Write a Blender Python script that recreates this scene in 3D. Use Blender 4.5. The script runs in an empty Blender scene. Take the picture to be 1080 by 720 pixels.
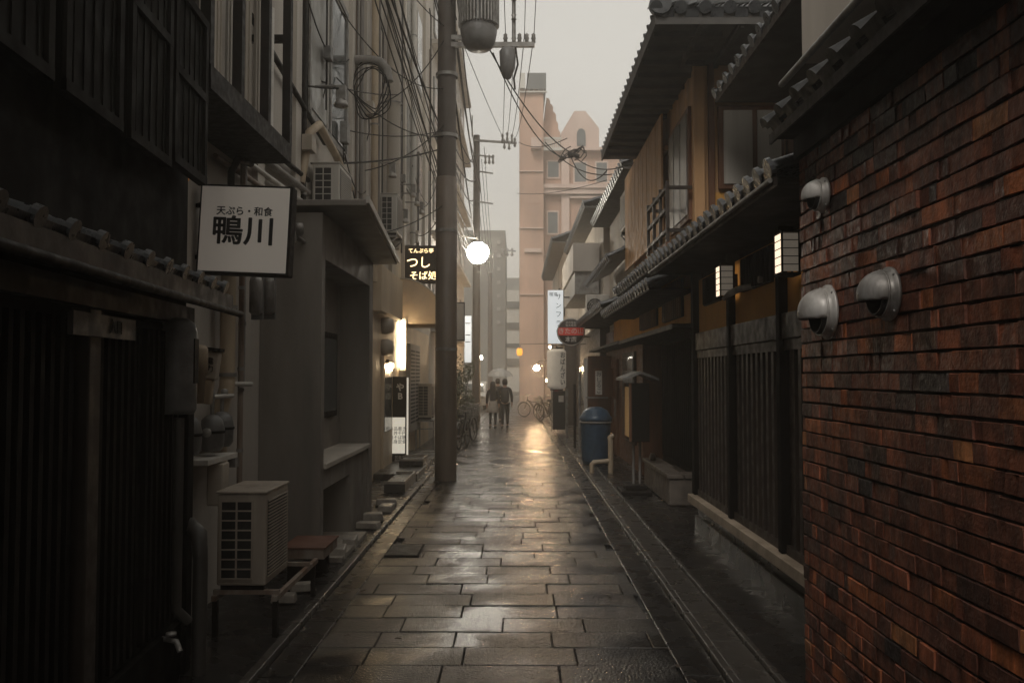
import bpy, math, random
from mathutils import Vector, Matrix, Euler
random.seed(7)
D = bpy.data
sc = bpy.context.scene
col = sc.collection
PI = math.pi
CAMZ = 1.85
F = 900.0
cam_rot = Euler((math.radians(90) + math.atan(35 / F), 0, math.atan(5 / F)), 'XYZ').to_matrix()

def W(px, py, d):
    v = cam_rot @ Vector(((px - 540) / F, (360 - py) / F, -1.0))
    k = d / v.y
    return Vector((v.x * k, d, CAMZ + v.z * k))

# ------------------------------------------------------------------ materials
M = {}
def mat(name, c, c2=None, scale=2.0, rough=.6, rough2=None, bump=.25, bscale=60, metal=0, streak=0, spec=.5,
        em=None, es=0, attr=False, contrast=(.35, .65), dist=.004, coat=0, detail=4, trans=0, alpha=1):
    m = D.materials.new(name); m.use_nodes = True
    nt = m.node_tree; N = nt.nodes; L = nt.links
    b = N['Principled BSDF']
    geo = N.new('ShaderNodeNewGeometry')
    mp = N.new('ShaderNodeMapping'); mp.inputs['Scale'].default_value = (1, 1, 1 if not streak else streak)
    L.new(geo.outputs['Position'], mp.inputs['Vector'])
    nz = N.new('ShaderNodeTexNoise'); nz.inputs['Scale'].default_value = scale
    nz.inputs['Detail'].default_value = detail; nz.inputs['Roughness'].default_value = .62
    L.new(mp.outputs[0], nz.inputs['Vector'])
    mr = N.new('ShaderNodeMapRange'); mr.inputs['From Min'].default_value = contrast[0]; mr.inputs['From Max'].default_value = contrast[1]
    L.new(nz.outputs['Fac'], mr.inputs['Value'])
    if c2 is None: c2 = tuple(x * .6 for x in c)
    mx = N.new('ShaderNodeMix'); mx.data_type = 'RGBA'
    mx.inputs['A'].default_value = (*c, 1); mx.inputs['B'].default_value = (*c2, 1)
    L.new(mr.outputs[0], mx.inputs['Factor'])
    out = mx.outputs['Result']
    if attr:
        at = N.new('ShaderNodeAttribute'); at.attribute_name = 'Col'
        mu = N.new('ShaderNodeMix'); mu.data_type = 'RGBA'; mu.blend_type = 'MULTIPLY'; mu.inputs['Factor'].default_value = 1
        L.new(out, mu.inputs['A']); L.new(at.outputs['Color'], mu.inputs['B']); out = mu.outputs['Result']
    L.new(out, b.inputs['Base Color'])
    if rough2 is None: rough2 = min(1, rough + .15)
    n2 = N.new('ShaderNodeTexNoise'); n2.inputs['Scale'].default_value = scale * 2.3; n2.inputs['Detail'].default_value = 3
    L.new(geo.outputs['Position'], n2.inputs['Vector'])
    r2 = N.new('ShaderNodeMapRange'); r2.inputs['From Min'].default_value = .35; r2.inputs['From Max'].default_value = .65
    r2.inputs['To Min'].default_value = rough; r2.inputs['To Max'].default_value = rough2
    L.new(n2.outputs['Fac'], r2.inputs['Value']); L.new(r2.outputs[0], b.inputs['Roughness'])
    b.inputs['Metallic'].default_value = metal
    b.inputs['Specular IOR Level'].default_value = spec
    b.inputs['Coat Weight'].default_value = coat
    b.inputs['Transmission Weight'].default_value = trans
    b.inputs['Alpha'].default_value = alpha
    if bump:
        n3 = N.new('ShaderNodeTexNoise'); n3.inputs['Scale'].default_value = bscale; n3.inputs['Detail'].default_value = 3
        L.new(geo.outputs['Position'], n3.inputs['Vector'])
        bp = N.new('ShaderNodeBump'); bp.inputs['Strength'].default_value = bump; bp.inputs['Distance'].default_value = dist
        L.new(n3.outputs['Fac'], bp.inputs['Height']); L.new(bp.outputs[0], b.inputs['Normal'])
    if em:
        b.inputs['Emission Color'].default_value = (*em, 1); b.inputs['Emission Strength'].default_value = es
    M[name] = m
    return m

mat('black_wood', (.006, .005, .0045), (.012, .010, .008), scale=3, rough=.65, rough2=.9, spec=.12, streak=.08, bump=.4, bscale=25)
mat('dark_wood', (.04, .027, .019), (.02, .014, .010), scale=4, rough=.4, rough2=.7, streak=.07, bump=.4, bscale=25)
mat('brown_wood', (.19, .08, .036), (.10, .045, .022), scale=4, rough=.45, rough2=.7, streak=.07, bump=.3)
mat('ochre_wood', (.62, .36, .17), (.42, .235, .11), scale=3, rough=.55, rough2=.8, streak=.07, bump=.3)
mat('ochre_plaster', (.72, .38, .085), (.58, .29, .07), scale=1.6, rough=.75, bump=.3)
mat('lit_ochre', (.5, .25, .07), (.40, .19, .05), scale=1.6, rough=.6, bump=.1)
mat('concrete', (.60, .55, .49), (.35, .315, .275), scale=1.1, rough=.65, streak=.12, bump=.35, bscale=30, contrast=(.3, .75))
mat('grey_wall', (.25, .222, .195), (.125, .11, .097), scale=1.6, rough=.45, rough2=.7, bump=.35, bscale=25, streak=.18, contrast=(.42, .8))
mat('tan_wall', (.60, .54, .47), (.41, .365, .31), scale=.9, rough=.6, streak=.1, bump=.3)
mat('pale_wall', (.50, .46, .41), (.38, .34, .30), scale=.8, rough=.6, streak=.12, bump=.2)
mat('cream_wall', (.66, .53, .38), (.50, .39, .27), scale=1.2, rough=.5, streak=.15, bump=.2)
mat('pink_wall', (.56, .36, .26), (.36, .235, .175), scale=.5, rough=.7, streak=.2, bump=.1)
mat('pink_trim', (.60, .47, .40), (.50, .38, .32), scale=.4, rough=.7, bump=.1)
mat('slate_grey', (.13, .135, .13), (.09, .09, .09), scale=.5, rough=.7)
mat('far_grey', (.22, .22, .20), (.16, .16, .15), scale=.2, rough=.7)
mat('far_white', (.55, .53, .48), (.45, .43, .38), scale=.2, rough=.7)
mat('roof_tile', (.075, .077, .08), (.035, .036, .038), scale=9, rough=.22, rough2=.5, bump=.35, bscale=50)
mat('soffit', (.075, .068, .06), (.045, .04, .035), scale=3, rough=.6, bump=.3)
mat('black_metal', (.012, .010, .009), (.022, .017, .014), scale=8, rough=.5, rough2=.75, spec=.2, bump=.15)
mat('steel', (.40, .38, .36), (.17, .155, .14), scale=9, rough=.42, rough2=.7, metal=.6, bump=.2, bscale=20, streak=.3)
mat('bright_steel', (.62, .60, .57), (.34, .31, .28), scale=9, rough=.48, rough2=.7, metal=.45, bump=.2, bscale=15, streak=.3)
mat('galv', (.33, .32, .30), (.18, .165, .15), scale=8, rough=.4, rough2=.65, metal=.3, bump=.2)
mat('beige_metal', (.48, .42, .35), (.36, .31, .25), scale=4, rough=.4, rough2=.6, bump=.1, streak=.2)
mat('white_metal', (.58, .55, .50), (.43, .40, .36), scale=4, rough=.35, rough2=.6, bump=.1, streak=.2)
mat('grille_dark', (.014, .013, .012), (.022, .02, .018), scale=20, rough=.6)
mat('pipe_cream', (.50, .40, .28), (.34, .26, .18), scale=5, rough=.4, rough2=.6, bump=.1, streak=.2)
mat('pipe_grey', (.26, .24, .22), (.15, .135, .12), scale=5, rough=.45, rough2=.65, bump=.15, streak=.2)
mat('pipe_rust', (.16, .09, .06), (.28, .24, .2), scale=7, rough=.5, bump=.3, streak=.2)
mat('pole_concrete', (.11, .086, .07), (.065, .052, .043), scale=2.5, rough=.5, rough2=.75, streak=.15, bump=.35, bscale=40)
mat('pole_sleeve', (.17, .13, .10), (.075, .057, .044), contrast=(.4, .7), scale=3, rough=.35, rough2=.6, streak=.15, bump=.15)
mat('glass_dark', (.06, .07, .07), (.10, .11, .11), scale=2, rough=.08, rough2=.18, bump=0, spec=.8)
mat('glass_pale', (.42, .41, .38), (.30, .29, .27), scale=2, rough=.12, rough2=.25, bump=0, spec=.7)
mat('curtain', (.60, .56, .50), (.42, .38, .33), scale=6, rough=.6, streak=.04, bump=.1)
mat('sign_white_glow', (.80, .74, .66), (.75, .69, .61), em=(1, .9, .8), es=.05, scale=1.5, rough=.35, rough2=.5, bump=.05)  # white sign face with a faint glow added to brighten it
mat('ink', (.012, .012, .012), rough=.5, bump=0)
mat('red_glow_paint', (.55, .05, .035), (.42, .04, .03), em=(1, .08, .05), es=.12, scale=10, rough=.4, bump=.1)  # red paint given a slight glow so it shows brighter
mat('white_paint', (.75, .72, .67), (.6, .57, .52), scale=8, rough=.45, bump=.05)
mat('lantern_paper', (.55, .50, .43), (.46, .41, .35), em=(1, .87, .7), es=.10, scale=4, rough=.6, bump=.2)
mat('blue_tarp', (.04, .082, .135), (.025, .052, .09), scale=6, rough=.3, rough2=.5, bump=.4, bscale=18, dist=.02)
mat('stone_block', (.20, .165, .135), (.12, .10, .085), scale=5, rough=.4, rough2=.7, bump=.5, bscale=50)
mat('pale_stone', (.40, .355, .30), (.24, .21, .18), scale=6, rough=.3, rough2=.6, bump=.5, bscale=30, dist=.006)
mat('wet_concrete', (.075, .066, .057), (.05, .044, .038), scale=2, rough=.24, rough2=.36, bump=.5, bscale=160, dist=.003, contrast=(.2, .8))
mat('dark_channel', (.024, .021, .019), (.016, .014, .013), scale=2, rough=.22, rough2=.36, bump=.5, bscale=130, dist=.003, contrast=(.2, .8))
mat('asphalt', (.05, .047, .044), (.03, .028, .026), scale=4, rough=.2, rough2=.55, bump=.5, bscale=120)
mat('fabric_black', (.02, .019, .018), (.03, .028, .026), scale=10, rough=.85)
mat('fabric_grey', (.33, .29, .25), (.26, .23, .20), scale=10, rough=.85)
mat('hair', (.012, .009, .007), (.02, .015, .012), scale=30, rough=.4)
mat('skin', (.48, .30, .22), (.42, .25, .18), scale=10, rough=.5, bump=0)
mat('vinyl', (.75, .74, .72), (.7, .69, .67), scale=3, rough=.15, bump=0, alpha=.42)
mat('car_paint', (.62, .61, .58), (.56, .55, .52), scale=1, rough=.2, coat=.5, bump=0)
mat('pipe_dark', (.06, .053, .047), (.03, .027, .024), scale=6, rough=.4, rough2=.65, bump=.15, streak=.2)
mat('worn_sill', (.46, .37, .28), (.30, .235, .17), scale=4, rough=.5, streak=1, bump=.3)
mat('dirty_metal', (.37, .315, .26), (.23, .19, .155), scale=5, rough=.45, rough2=.65, bump=.15, streak=.2, contrast=(.4, .75))
mat('awning_cloth', (.70, .56, .40), (.58, .46, .33), scale=2, rough=.6, bump=.1)
mat('dark_tile', (.035, .035, .034), (.018, .018, .018), scale=9, rough=.45, rough2=.75, bump=.35, bscale=50, spec=.3)
mat('mortar', (.085, .07, .06), (.04, .033, .028), scale=7, rough=.8, bump=.6, bscale=80)
mat('rubber', (.02, .02, .02), rough=.7)
mat('leaf', (.045, .065, .028), (.085, .10, .045), scale=9, rough=.4, rough2=.6, bump=0)
mat('leaf_pale', (.12, .12, .075), (.07, .08, .04), scale=9, rough=.4, rough2=.6, bump=0)
mat('bark', (.07, .05, .035), rough=.8)
mat('terracotta', (.16, .07, .045), rough=.6)
mat('meter_grey', (.16, .155, .15), (.10, .095, .09), scale=9, rough=.35, rough2=.55, bump=.1)
mat('lamp_glow', (.9, .88, .8), em=(1, .92, .78), es=60, bump=0)
mat('warm_bulb', (.9, .8, .6), em=(1, .66, .36), es=330, bump=0)
mat('tube_glow', (.9, .85, .75), em=(1, .76, .46), es=24, bump=0)
mat('sign_glow', (.8, .8, .8), em=(.92, .98, 1), es=.5, bump=0)
mat('sign_glow_dim', (.7, .68, .6), em=(1, .92, .75), es=.45, bump=0)
mat('amber_glow', (.8, .4, .1), em=(1, .42, .05), es=1.3, bump=0)
mat('ember_glow', (.5, .2, .05), em=(1, .36, .08), es=.16, bump=0, contrast=(.45, .6), scale=30)
mat('neon_glow', (.9, .7, .4), em=(1, .72, .36), es=3.2, bump=0)
mat('paper_lit', (.60, .57, .52), em=(1, .84, .66), es=.07, bump=0)
mat('paper_bright', (.70, .66, .60), em=(1, .78, .56), es=1.2, bump=0)
mat('andon_lit', (.55, .33, .12), (.45, .26, .09), em=(1, .62, .25), es=.05, bump=0)
mat('shop_glow', (.8, .6, .4), em=(1, .72, .42), es=14, bump=0)

def wet_paving():
    m = D.materials.new('wet_paving'); m.use_nodes = True
    nt = m.node_tree; N = nt.nodes; L = nt.links; b = N['Principled BSDF']
    geo = N.new('ShaderNodeNewGeometry'); at = N.new('ShaderNodeAttribute'); at.attribute_name = 'Col'
    def noise(s, d=4):
        n = N.new('ShaderNodeTexNoise'); n.inputs['Scale'].default_value = s; n.inputs['Detail'].default_value = d
        L.new(geo.outputs['Position'], n.inputs['Vector']); return n
    def rng(src, a, b_, c, d):
        r = N.new('ShaderNodeMapRange'); r.inputs['From Min'].default_value = a; r.inputs['From Max'].default_value = b_
        r.inputs['To Min'].default_value = c; r.inputs['To Max'].default_value = d; L.new(src, r.inputs['Value']); return r.outputs[0]
    big = noise(1.3, 5); fine = noise(55, 4); mid = noise(9, 4)
    mx = N.new('ShaderNodeMix'); mx.data_type = 'RGBA'
    mx.inputs['A'].default_value = (.017, .0155, .014, 1); mx.inputs['B'].default_value = (.042, .037, .032, 1)
    L.new(rng(mid.outputs['Fac'], .35, .65, 0, 1), mx.inputs['Factor'])
    mu = N.new('ShaderNodeMix'); mu.data_type = 'RGBA'; mu.blend_type = 'MULTIPLY'; mu.inputs['Factor'].default_value = 1
    L.new(mx.outputs['Result'], mu.inputs['A']); L.new(at.outputs['Color'], mu.inputs['B'])
    L.new(mu.outputs['Result'], b.inputs['Base Color'])
    # wetness: puddled patches are smoother
    rb = rng(big.outputs['Fac'], .38, .62, .12, .26)
    L.new(rb, b.inputs['Roughness'])
    ad = N.new('ShaderNodeMath'); ad.operation = 'ADD'
    L.new(rng(fine.outputs['Fac'], 0, 1, 0, 3.2), ad.inputs[0]); L.new(rng(mid.outputs['Fac'], 0, 1, 0, 1.4), ad.inputs[1])
    bp = N.new('ShaderNodeBump'); bp.inputs['Distance'].default_value = .005
    L.new(rng(big.outputs['Fac'], .40, .60, .22, .9), bp.inputs['Strength'])
    L.new(ad.outputs[0], bp.inputs['Height']); L.new(bp.outputs[0], b.inputs['Normal'])
    b.inputs['Specular IOR Level'].default_value = .75
    M['wet_paving'] = m
wet_paving()

def brick_mat():
    m = mat('brick', (1, 1, 1), (.45, .42, .42), scale=14, rough=.38, rough2=.7, bump=.55, bscale=60, dist=.007, attr=True, contrast=(.3, .7), detail=6)
    nt = m.node_tree; N = nt.nodes; L = nt.links; b = N['Principled BSDF']
    src = b.inputs['Base Color'].links[0].from_socket
    geo = N.new('ShaderNodeNewGeometry')
    n = N.new('ShaderNodeTexNoise'); n.inputs['Scale'].default_value = 9; n.inputs['Detail'].default_value = 8; n.inputs['Roughness'].default_value = .7
    L.new(geo.outputs['Position'], n.inputs['Vector'])
    r = N.new('ShaderNodeMapRange'); r.inputs['From Min'].default_value = .63; r.inputs['From Max'].default_value = .72; r.inputs['To Max'].default_value = .5
    L.new(n.outputs['Fac'], r.inputs['Value'])
    mp2 = N.new('ShaderNodeMapping'); mp2.inputs['Scale'].default_value = (1, 16, 3.5); L.new(geo.outputs['Position'], mp2.inputs['Vector'])
    nv = N.new('ShaderNodeTexNoise'); nv.inputs['Scale'].default_value = 1; nv.inputs['Detail'].default_value = 5; nv.inputs['Roughness'].default_value = .65; L.new(mp2.outputs[0], nv.inputs['Vector'])
    rv = N.new('ShaderNodeMapRange'); rv.inputs['From Min'].default_value = .40; rv.inputs['From Max'].default_value = .60; rv.inputs['To Min'].default_value = .55; rv.inputs['To Max'].default_value = 1.2; L.new(nv.outputs['Fac'], rv.inputs['Value'])
    vm = N.new('ShaderNodeVectorMath'); vm.operation = 'SCALE'; L.new(src, vm.inputs[0]); L.new(rv.outputs[0], vm.inputs['Scale']); src = vm.outputs[0]
    mx = N.new('ShaderNodeMix'); mx.data_type = 'RGBA'; mx.inputs['B'].default_value = (.28, .25, .22, 1)
    L.new(r.outputs[0], mx.inputs['Factor']); L.new(src, mx.inputs['A']); L.new(mx.outputs['Result'], b.inputs['Base Color'])
brick_mat()

# ------------------------------------------------------------------ mesh builder
WORLD = {}
class MB:
    def __init__(s): s.v = []; s.f = []; s.c = []; s.cur = (1, 1, 1, 1); s.sm = []
    def add(s, vs, fs, smooth=False):
        n = len(s.v); s.v += [tuple(v) for v in vs]
        for f in fs: s.f.append([i + n for i in f]); s.c.append(s.cur); s.sm.append(smooth)
        return s
    def box(s, x0, x1, y0, y1, z0, z1, mtx=None):
        if x0 > x1: x0, x1 = x1, x0
        if y0 > y1: y0, y1 = y1, y0
        if z0 > z1: z0, z1 = z1, z0
        v = [Vector(p) for p in ((x0,y0,z0),(x1,y0,z0),(x1,y1,z0),(x0,y1,z0),(x0,y0,z1),(x1,y0,z1),(x1,y1,z1),(x0,y1,z1))]
        if mtx: v = [mtx @ p for p in v]
        return s.add(v, [(3,2,1,0),(4,5,6,7),(0,1,5,4),(1,2,6,5),(2,3,7,6),(3,0,4,7)])
    def tube(s, pts, r, n=8, cap=True):
        pts = [Vector(p) for p in pts]; rs = r if isinstance(r, (list, tuple)) else [r] * len(pts)
        rings = []; prev = None
        for i, p in enumerate(pts):
            if i == 0: t = pts[1] - p
            elif i == len(pts) - 1: t = p - pts[i-1]
            else: t = (pts[i+1] - p).normalized() + (p - pts[i-1]).normalized()
            t.normalize()
            if prev is None:
                a = Vector((0,0,1)) if abs(t.z) < .9 else Vector((1,0,0))
                u = t.cross(a).normalized()
            else:
                u = (prev - t * prev.dot(t)); u = u.normalized() if u.length > 1e-6 else t.orthogonal().normalized()
            prev = u; w = t.cross(u)
            rings.append([p + (u * math.cos(2*PI*k/n) + w * math.sin(2*PI*k/n)) * rs[i] for k in range(n)])
        vs = [q for r_ in rings for q in r_]; fs = []
        for i in range(len(pts) - 1):
            for k in range(n):
                a, b = i*n + k, i*n + (k+1) % n
                fs.append((a, b, b + n, a + n))
        s.add(vs, fs, True)
        if cap:
            s.add(rings[0], [tuple(range(n))[::-1]]); s.add(rings[-1], [tuple(range(n))])
        return s
    def bar(s, p, q, w, h=None):
        p, q = Vector(p), Vector(q); h = h or w; t = (q - p).normalized()
        a = Vector((0,0,1)) if abs(t.z) < .95 else Vector((0,1,0))
        u = t.cross(a).normalized() * w/2; v = u.cross(t).normalized() * h/2
        vs = [p-u-v, p+u-v, p+u+v, p-u+v, q-u-v, q+u-v, q+u+v, q-u+v]
        return s.add(vs, [(0,1,2,3),(7,6,5,4),(0,4,5,1),(1,5,6,2),(2,6,7,3),(3,7,4,0)])
    def lathe(s, prof, c=(0,0,0), n=24, mtx=None, smooth=True, a0=0, a1=2*PI):
        c = Vector(c); vs = []; full = abs(a1 - a0 - 2*PI) < 1e-4; m = n if full else n + 1
        for r, z in prof:
            for k in range(m):
                a = a0 + (a1 - a0) * k / n
                p = Vector((r*math.cos(a), r*math.sin(a), z))
                vs.append((mtx @ p if mtx else p) + c)
        fs = []
        for i in range(len(prof) - 1):
            for k in range(n):
                a = i*m + k; b = i*m + (k+1) % m
                fs.append((a, b, b + m, a + m))
        return s.add(vs, fs, smooth)
    def prism(s, poly, y0, y1, axis='y'):
        # poly in (a,b); extruded along axis. y: poly=(x,z); x: poly=(y,z); z: poly=(x,y)
        f = {'y': lambda a, b, t: (a, t, b), 'x': lambda a, b, t: (t, a, b), 'z': lambda a, b, t: (a, b, t)}[axis]
        n = len(poly)
        vs = [f(a, b, y0) for a, b in poly] + [f(a, b, y1) for a, b in poly]
        fs = [tuple(range(n)), tuple(range(n, 2*n))[::-1]] + [(i, (i+1) % n, (i+1) % n + n, i + n) for i in range(n)]
        return s.add(vs, fs)
    def build(s, name, m, parent=None, bevel=0, origin=None):
        me = D.meshes.new(name)
        if parent is not None: base = WORLD[parent.name]
        else: base = Vector((0, 0, 0))
        if origin is not None: o0 = Vector(origin)
        elif parent is not None: o0 = base
        else:
            xs = [v[0] for v in s.v]; ys = [v[1] for v in s.v]; zs = [v[2] for v in s.v]
            o0 = Vector(((min(xs)+max(xs))/2, (min(ys)+max(ys))/2, min(zs)))
        me.from_pydata([tuple(Vector(v) - o0) for v in s.v], [], s.f)
        me.validate()
        if len(me.polygons) == len(s.f):
            me.polygons.foreach_set('use_smooth', s.sm)
            if any(c != (1,1,1,1) for c in s.c):
                ca = me.color_attributes.new('Col', 'FLOAT_COLOR', 'CORNER')
                buf = []
                for p, c in zip(me.polygons, s.c): buf += list(c) * p.loop_total
                ca.data.foreach_set('color', buf)
        import bmesh
        bm = bmesh.new(); bm.from_mesh(me); bmesh.ops.recalc_face_normals(bm, faces=bm.faces); bm.to_mesh(me); bm.free()
        me.materials.append(M[m] if isinstance(m, str) else m)
        o = D.objects.new(name, me); col.objects.link(o)
        if parent is not None: o.parent = parent; o.location = o0 - base
        else: o.location = o0
        WORLD[o.name] = o0
        if bevel:
            b = o.modifiers.new('bevel', 'BEVEL'); b.width = bevel; b.segments = 2; b.limit_method = 'ANGLE'; b.harden_normals = False
        return o

def tag(o, label=None, cat=None, group=None, kind=None):
    if label: o['label'] = label
    if cat: o['category'] = cat
    if group: o['group'] = group
    if kind: o['kind'] = kind
    return o
def thing(name, label, cat, loc, group=None):
    o = D.objects.new(name, None); col.objects.link(o); o.location = loc; o.empty_display_size = .2
    WORLD[o.name] = Vector(loc)
    return tag(o, label, cat, group)
def box(name, m, parent, x0, x1, y0, y1, z0, z1, bevel=0):
    return MB().box(x0, x1, y0, y1, z0, z1).build(name, m, parent, bevel)
def dup(root, loc=None, rotz=None, label=None):
    def cp(o, par):
        c = o.copy(); col.objects.link(c)
        if par is not None: c.parent = par
        for ch in o.children: cp(ch, c)
        return c
    r = cp(root, None)
    if loc is not None: r.location = loc
    if rotz is not None: r.rotation_euler = (0, 0, rotz)
    if label: r['label'] = label
    return r

def text(name, s, size, origin, right, up, m, parent, bold=0, depth=.004, align='CENTER', sx=1.0, heavy=0):
    right = Vector(right).normalized(); up = Vector(up).normalized(); nrm = right.cross(up)
    c = D.curves.new(name, 'FONT'); c.body = s; c.size = size; c.align_x = align; c.align_y = 'CENTER'
    c.extrude = depth / 2; c.offset = bold; c.resolution_u = 4
    t = D.objects.new(name + '_tmp', c); col.objects.link(t)
    bpy.context.view_layer.update()
    dg = bpy.context.evaluated_depsgraph_get()
    me = D.meshes.new_from_object(t.evaluated_get(dg))
    D.objects.remove(t); 
    if heavy:
        import bmesh
        bm = bmesh.new()
        for k, (dx, dy) in enumerate(((0, 0), (1, 0), (-1, 0), (0, 1), (0, -1), (.7, .7), (-.7, -.7), (.7, -.7), (-.7, .7))):
            m2 = me.copy(); m2.transform(Matrix.Translation((dx*heavy, dy*heavy, -k*.00025))); bm.from_mesh(m2); D.meshes.remove(m2)
        bm.to_mesh(me); bm.free()
    mt = Matrix((right * sx, up, nrm)).transposed().to_4x4()
    me.transform(mt)
    me.materials.clear(); me.materials.append(M[m] if isinstance(m, str) else m)
    o = D.objects.new(name, me); col.objects.link(o)
    base = WORLD[parent.name] if parent is not None else Vector((0,0,0))
    o.parent = parent; o.location = Vector(origin) - base
    WORLD[o.name] = Vector(origin)
    return o

# ------------------------------------------------------------------ camera, world, sun
cd = D.cameras.new('camera'); cam = D.objects.new('camera', cd); col.objects.link(cam)
cam.location = (0, 0, CAMZ); cam.rotation_euler = cam_rot.to_euler()
cd.sensor_width = 36; cd.lens = 30; cd.clip_start = .05; cd.clip_end = 2000
sc.camera = cam
w = D.worlds.new('World'); sc.world = w; w.use_nodes = True
nt = w.node_tree; bg = nt.nodes['Background']
sky = nt.nodes.new('ShaderNodeTexSky'); sky.sky_type = 'NISHITA'; sky.sun_disc = False
SUN_EL, SUN_AZ = 45, 203
sky.sun_elevation = math.radians(SUN_EL); sky.sun_rotation = math.radians(SUN_AZ); sky.dust_density = 6; sky.air_density = 1; sky.ozone_density = .5
hs = nt.nodes.new('ShaderNodeHueSaturation'); hs.inputs['Saturation'].default_value = .06
tc = nt.nodes.new('ShaderNodeTexCoord'); nz = nt.nodes.new('ShaderNodeTexNoise'); nz.inputs['Scale'].default_value = 1.6; nz.inputs['Detail'].default_value = 3
nt.links.new(tc.outputs['Generated'], nz.inputs['Vector'])
cl = nt.nodes.new('ShaderNodeMapRange'); cl.inputs['From Min'].default_value = .3; cl.inputs['From Max'].default_value = .7
cl.inputs['To Min'].default_value = 5.4; cl.inputs['To Max'].default_value = 7.3
nt.links.new(nz.outputs['Fac'], cl.inputs['Value'])
cc = nt.nodes.new('ShaderNodeMix'); cc.data_type = 'RGBA'; cc.blend_type = 'MULTIPLY'; cc.inputs['Factor'].default_value = 1
cc.inputs['A'].default_value = (1, .968, .89, 1)
sx_ = nt.nodes.new('ShaderNodeSeparateXYZ'); nt.links.new(tc.outputs['Generated'], sx_.inputs[0])
gr_ = nt.nodes.new('ShaderNodeMapRange'); gr_.inputs['From Min'].default_value = 0; gr_.inputs['From Max'].default_value = .5; gr_.inputs['To Min'].default_value = 1.32; gr_.inputs['To Max'].default_value = .92
nt.links.new(sx_.outputs['Z'], gr_.inputs['Value'])
mm_ = nt.nodes.new('ShaderNodeMath'); mm_.operation = 'MULTIPLY'; nt.links.new(cl.outputs[0], mm_.inputs[0]); nt.links.new(gr_.outputs[0], mm_.inputs[1])
nt.links.new(mm_.outputs[0], cc.inputs['B'])
mx = nt.nodes.new('ShaderNodeMix'); mx.data_type = 'RGBA'; mx.inputs['Factor'].default_value = .8
nt.links.new(sky.outputs[0], hs.inputs['Color']); nt.links.new(hs.outputs[0], mx.inputs['A']); nt.links.new(cc.outputs['Result'], mx.inputs['B'])
nt.links.new(mx.outputs['Result'], bg.inputs['Color']); bg.inputs['Strength'].default_value = .1
sd = D.lights.new('sun', 'SUN'); sd.energy = 1.5; sd.angle = math.radians(25); sd.color = (1, .95, .88)
so = D.objects.new('sun', sd); col.objects.link(so)
dirv = Vector((math.sin(math.radians(SUN_AZ)) * math.cos(math.radians(SUN_EL)), math.cos(math.radians(SUN_AZ)) * math.cos(math.radians(SUN_EL)), math.sin(math.radians(SUN_EL))))
so.rotation_euler = dirv.to_track_quat('Z', 'Y').to_euler(); so.location = (0, 0, 30)
sc.view_settings.view_transform = 'Standard'; sc.view_settings.look = 'None'; sc.view_settings.gamma = 1
sc.view_settings.exposure = 0.22
sc.cycles.max_bounces = 8; sc.cycles.diffuse_bounces = 4; sc.cycles.glossy_bounces = 4; sc.cycles.volume_bounces = 1
sc.cycles.use_denoising = True; sc.cycles.sample_clamp_indirect = 14

# haze
hz = MB().box(-160, 160, -60, 230, -1.2, 27).build('haze', 'steel')
hm = D.materials.new('haze_air'); hm.use_nodes = True; hn = hm.node_tree
hn.nodes.remove(hn.nodes['Principled BSDF'])
pv = hn.nodes.new('ShaderNodeVolumePrincipled'); pv.inputs['Density'].default_value = .007; pv.inputs['Color'].default_value = (.96, .93, .87, 1); pv.inputs['Anisotropy'].default_value = .6
hn.links.new(pv.outputs[0], hn.nodes['Material Output'].inputs['Volume'])
hz.data.materials.clear(); hz.data.materials.append(hm); tag(hz, 'thin warm grey rain haze filling the alley', None, None, 'stuff')

# ------------------------------------------------------------------ ground
MB().box(-155, 155, -55, 225, -.5, -.04).build('ground', 'asphalt')['kind'] = 'structure'
mb = MB(); y = -3.0; row = 0
while y < 75:
    h = .355 + random.uniform(-.006, .006); x = -1.36 - random.uniform(0, .7)
    while x < 1.03:
        wd = random.choice([.54, .60, .64, .68, .74]) ; x0, x1 = max(x, -1.36), min(x + wd, 1.03)
        if x1 - x0 > .09:
            g = .003; tx = random.uniform(-.005, .005); ty = random.uniform(-.004, .004); dz = random.uniform(-.003, .003)
            k = random.uniform(.45, 1.4); mb.cur = (k, k * random.uniform(.97, 1), k * random.uniform(.94, 1.02), 1)
            cx, cy = (x0+x1)/2, y + h/2
            def zz(a, b): return dz + (a-cx)*tx + (b-cy)*ty
            a0, a1, b0, b1 = x0+g, x1-g, y+g, y+h-g; e = .006
            v = [(a0,b0,-.03),(a1,b0,-.03),(a1,b1,-.03),(a0,b1,-.03),
                 (a0,b0,zz(a0,b0)-.005),(a1,b0,zz(a1,b0)-.005),(a1,b1,zz(a1,b1)-.005),(a0,b1,zz(a0,b1)-.005),
                 (a0+e,b0+e,zz(a0+e,b0+e)),(a1-e,b0+e,zz(a1-e,b0+e)),(a1-e,b1-e,zz(a1-e,b1-e)),(a0+e,b1-e,zz(a0+e,b1-e))]
            f = []
            for l in (0, 4):
                for i in range(4): f.append((l+i, l+(i+1)%4, l+4+(i+1)%4, l+4+i))
            f.append((8,9,10,11)); mb.add(v, f)
        x += wd
    y += h; row += 1
tag(mb.build('stone_paving', 'wet_paving', origin=(0,0,0)), None, None, None, 'structure')
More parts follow.
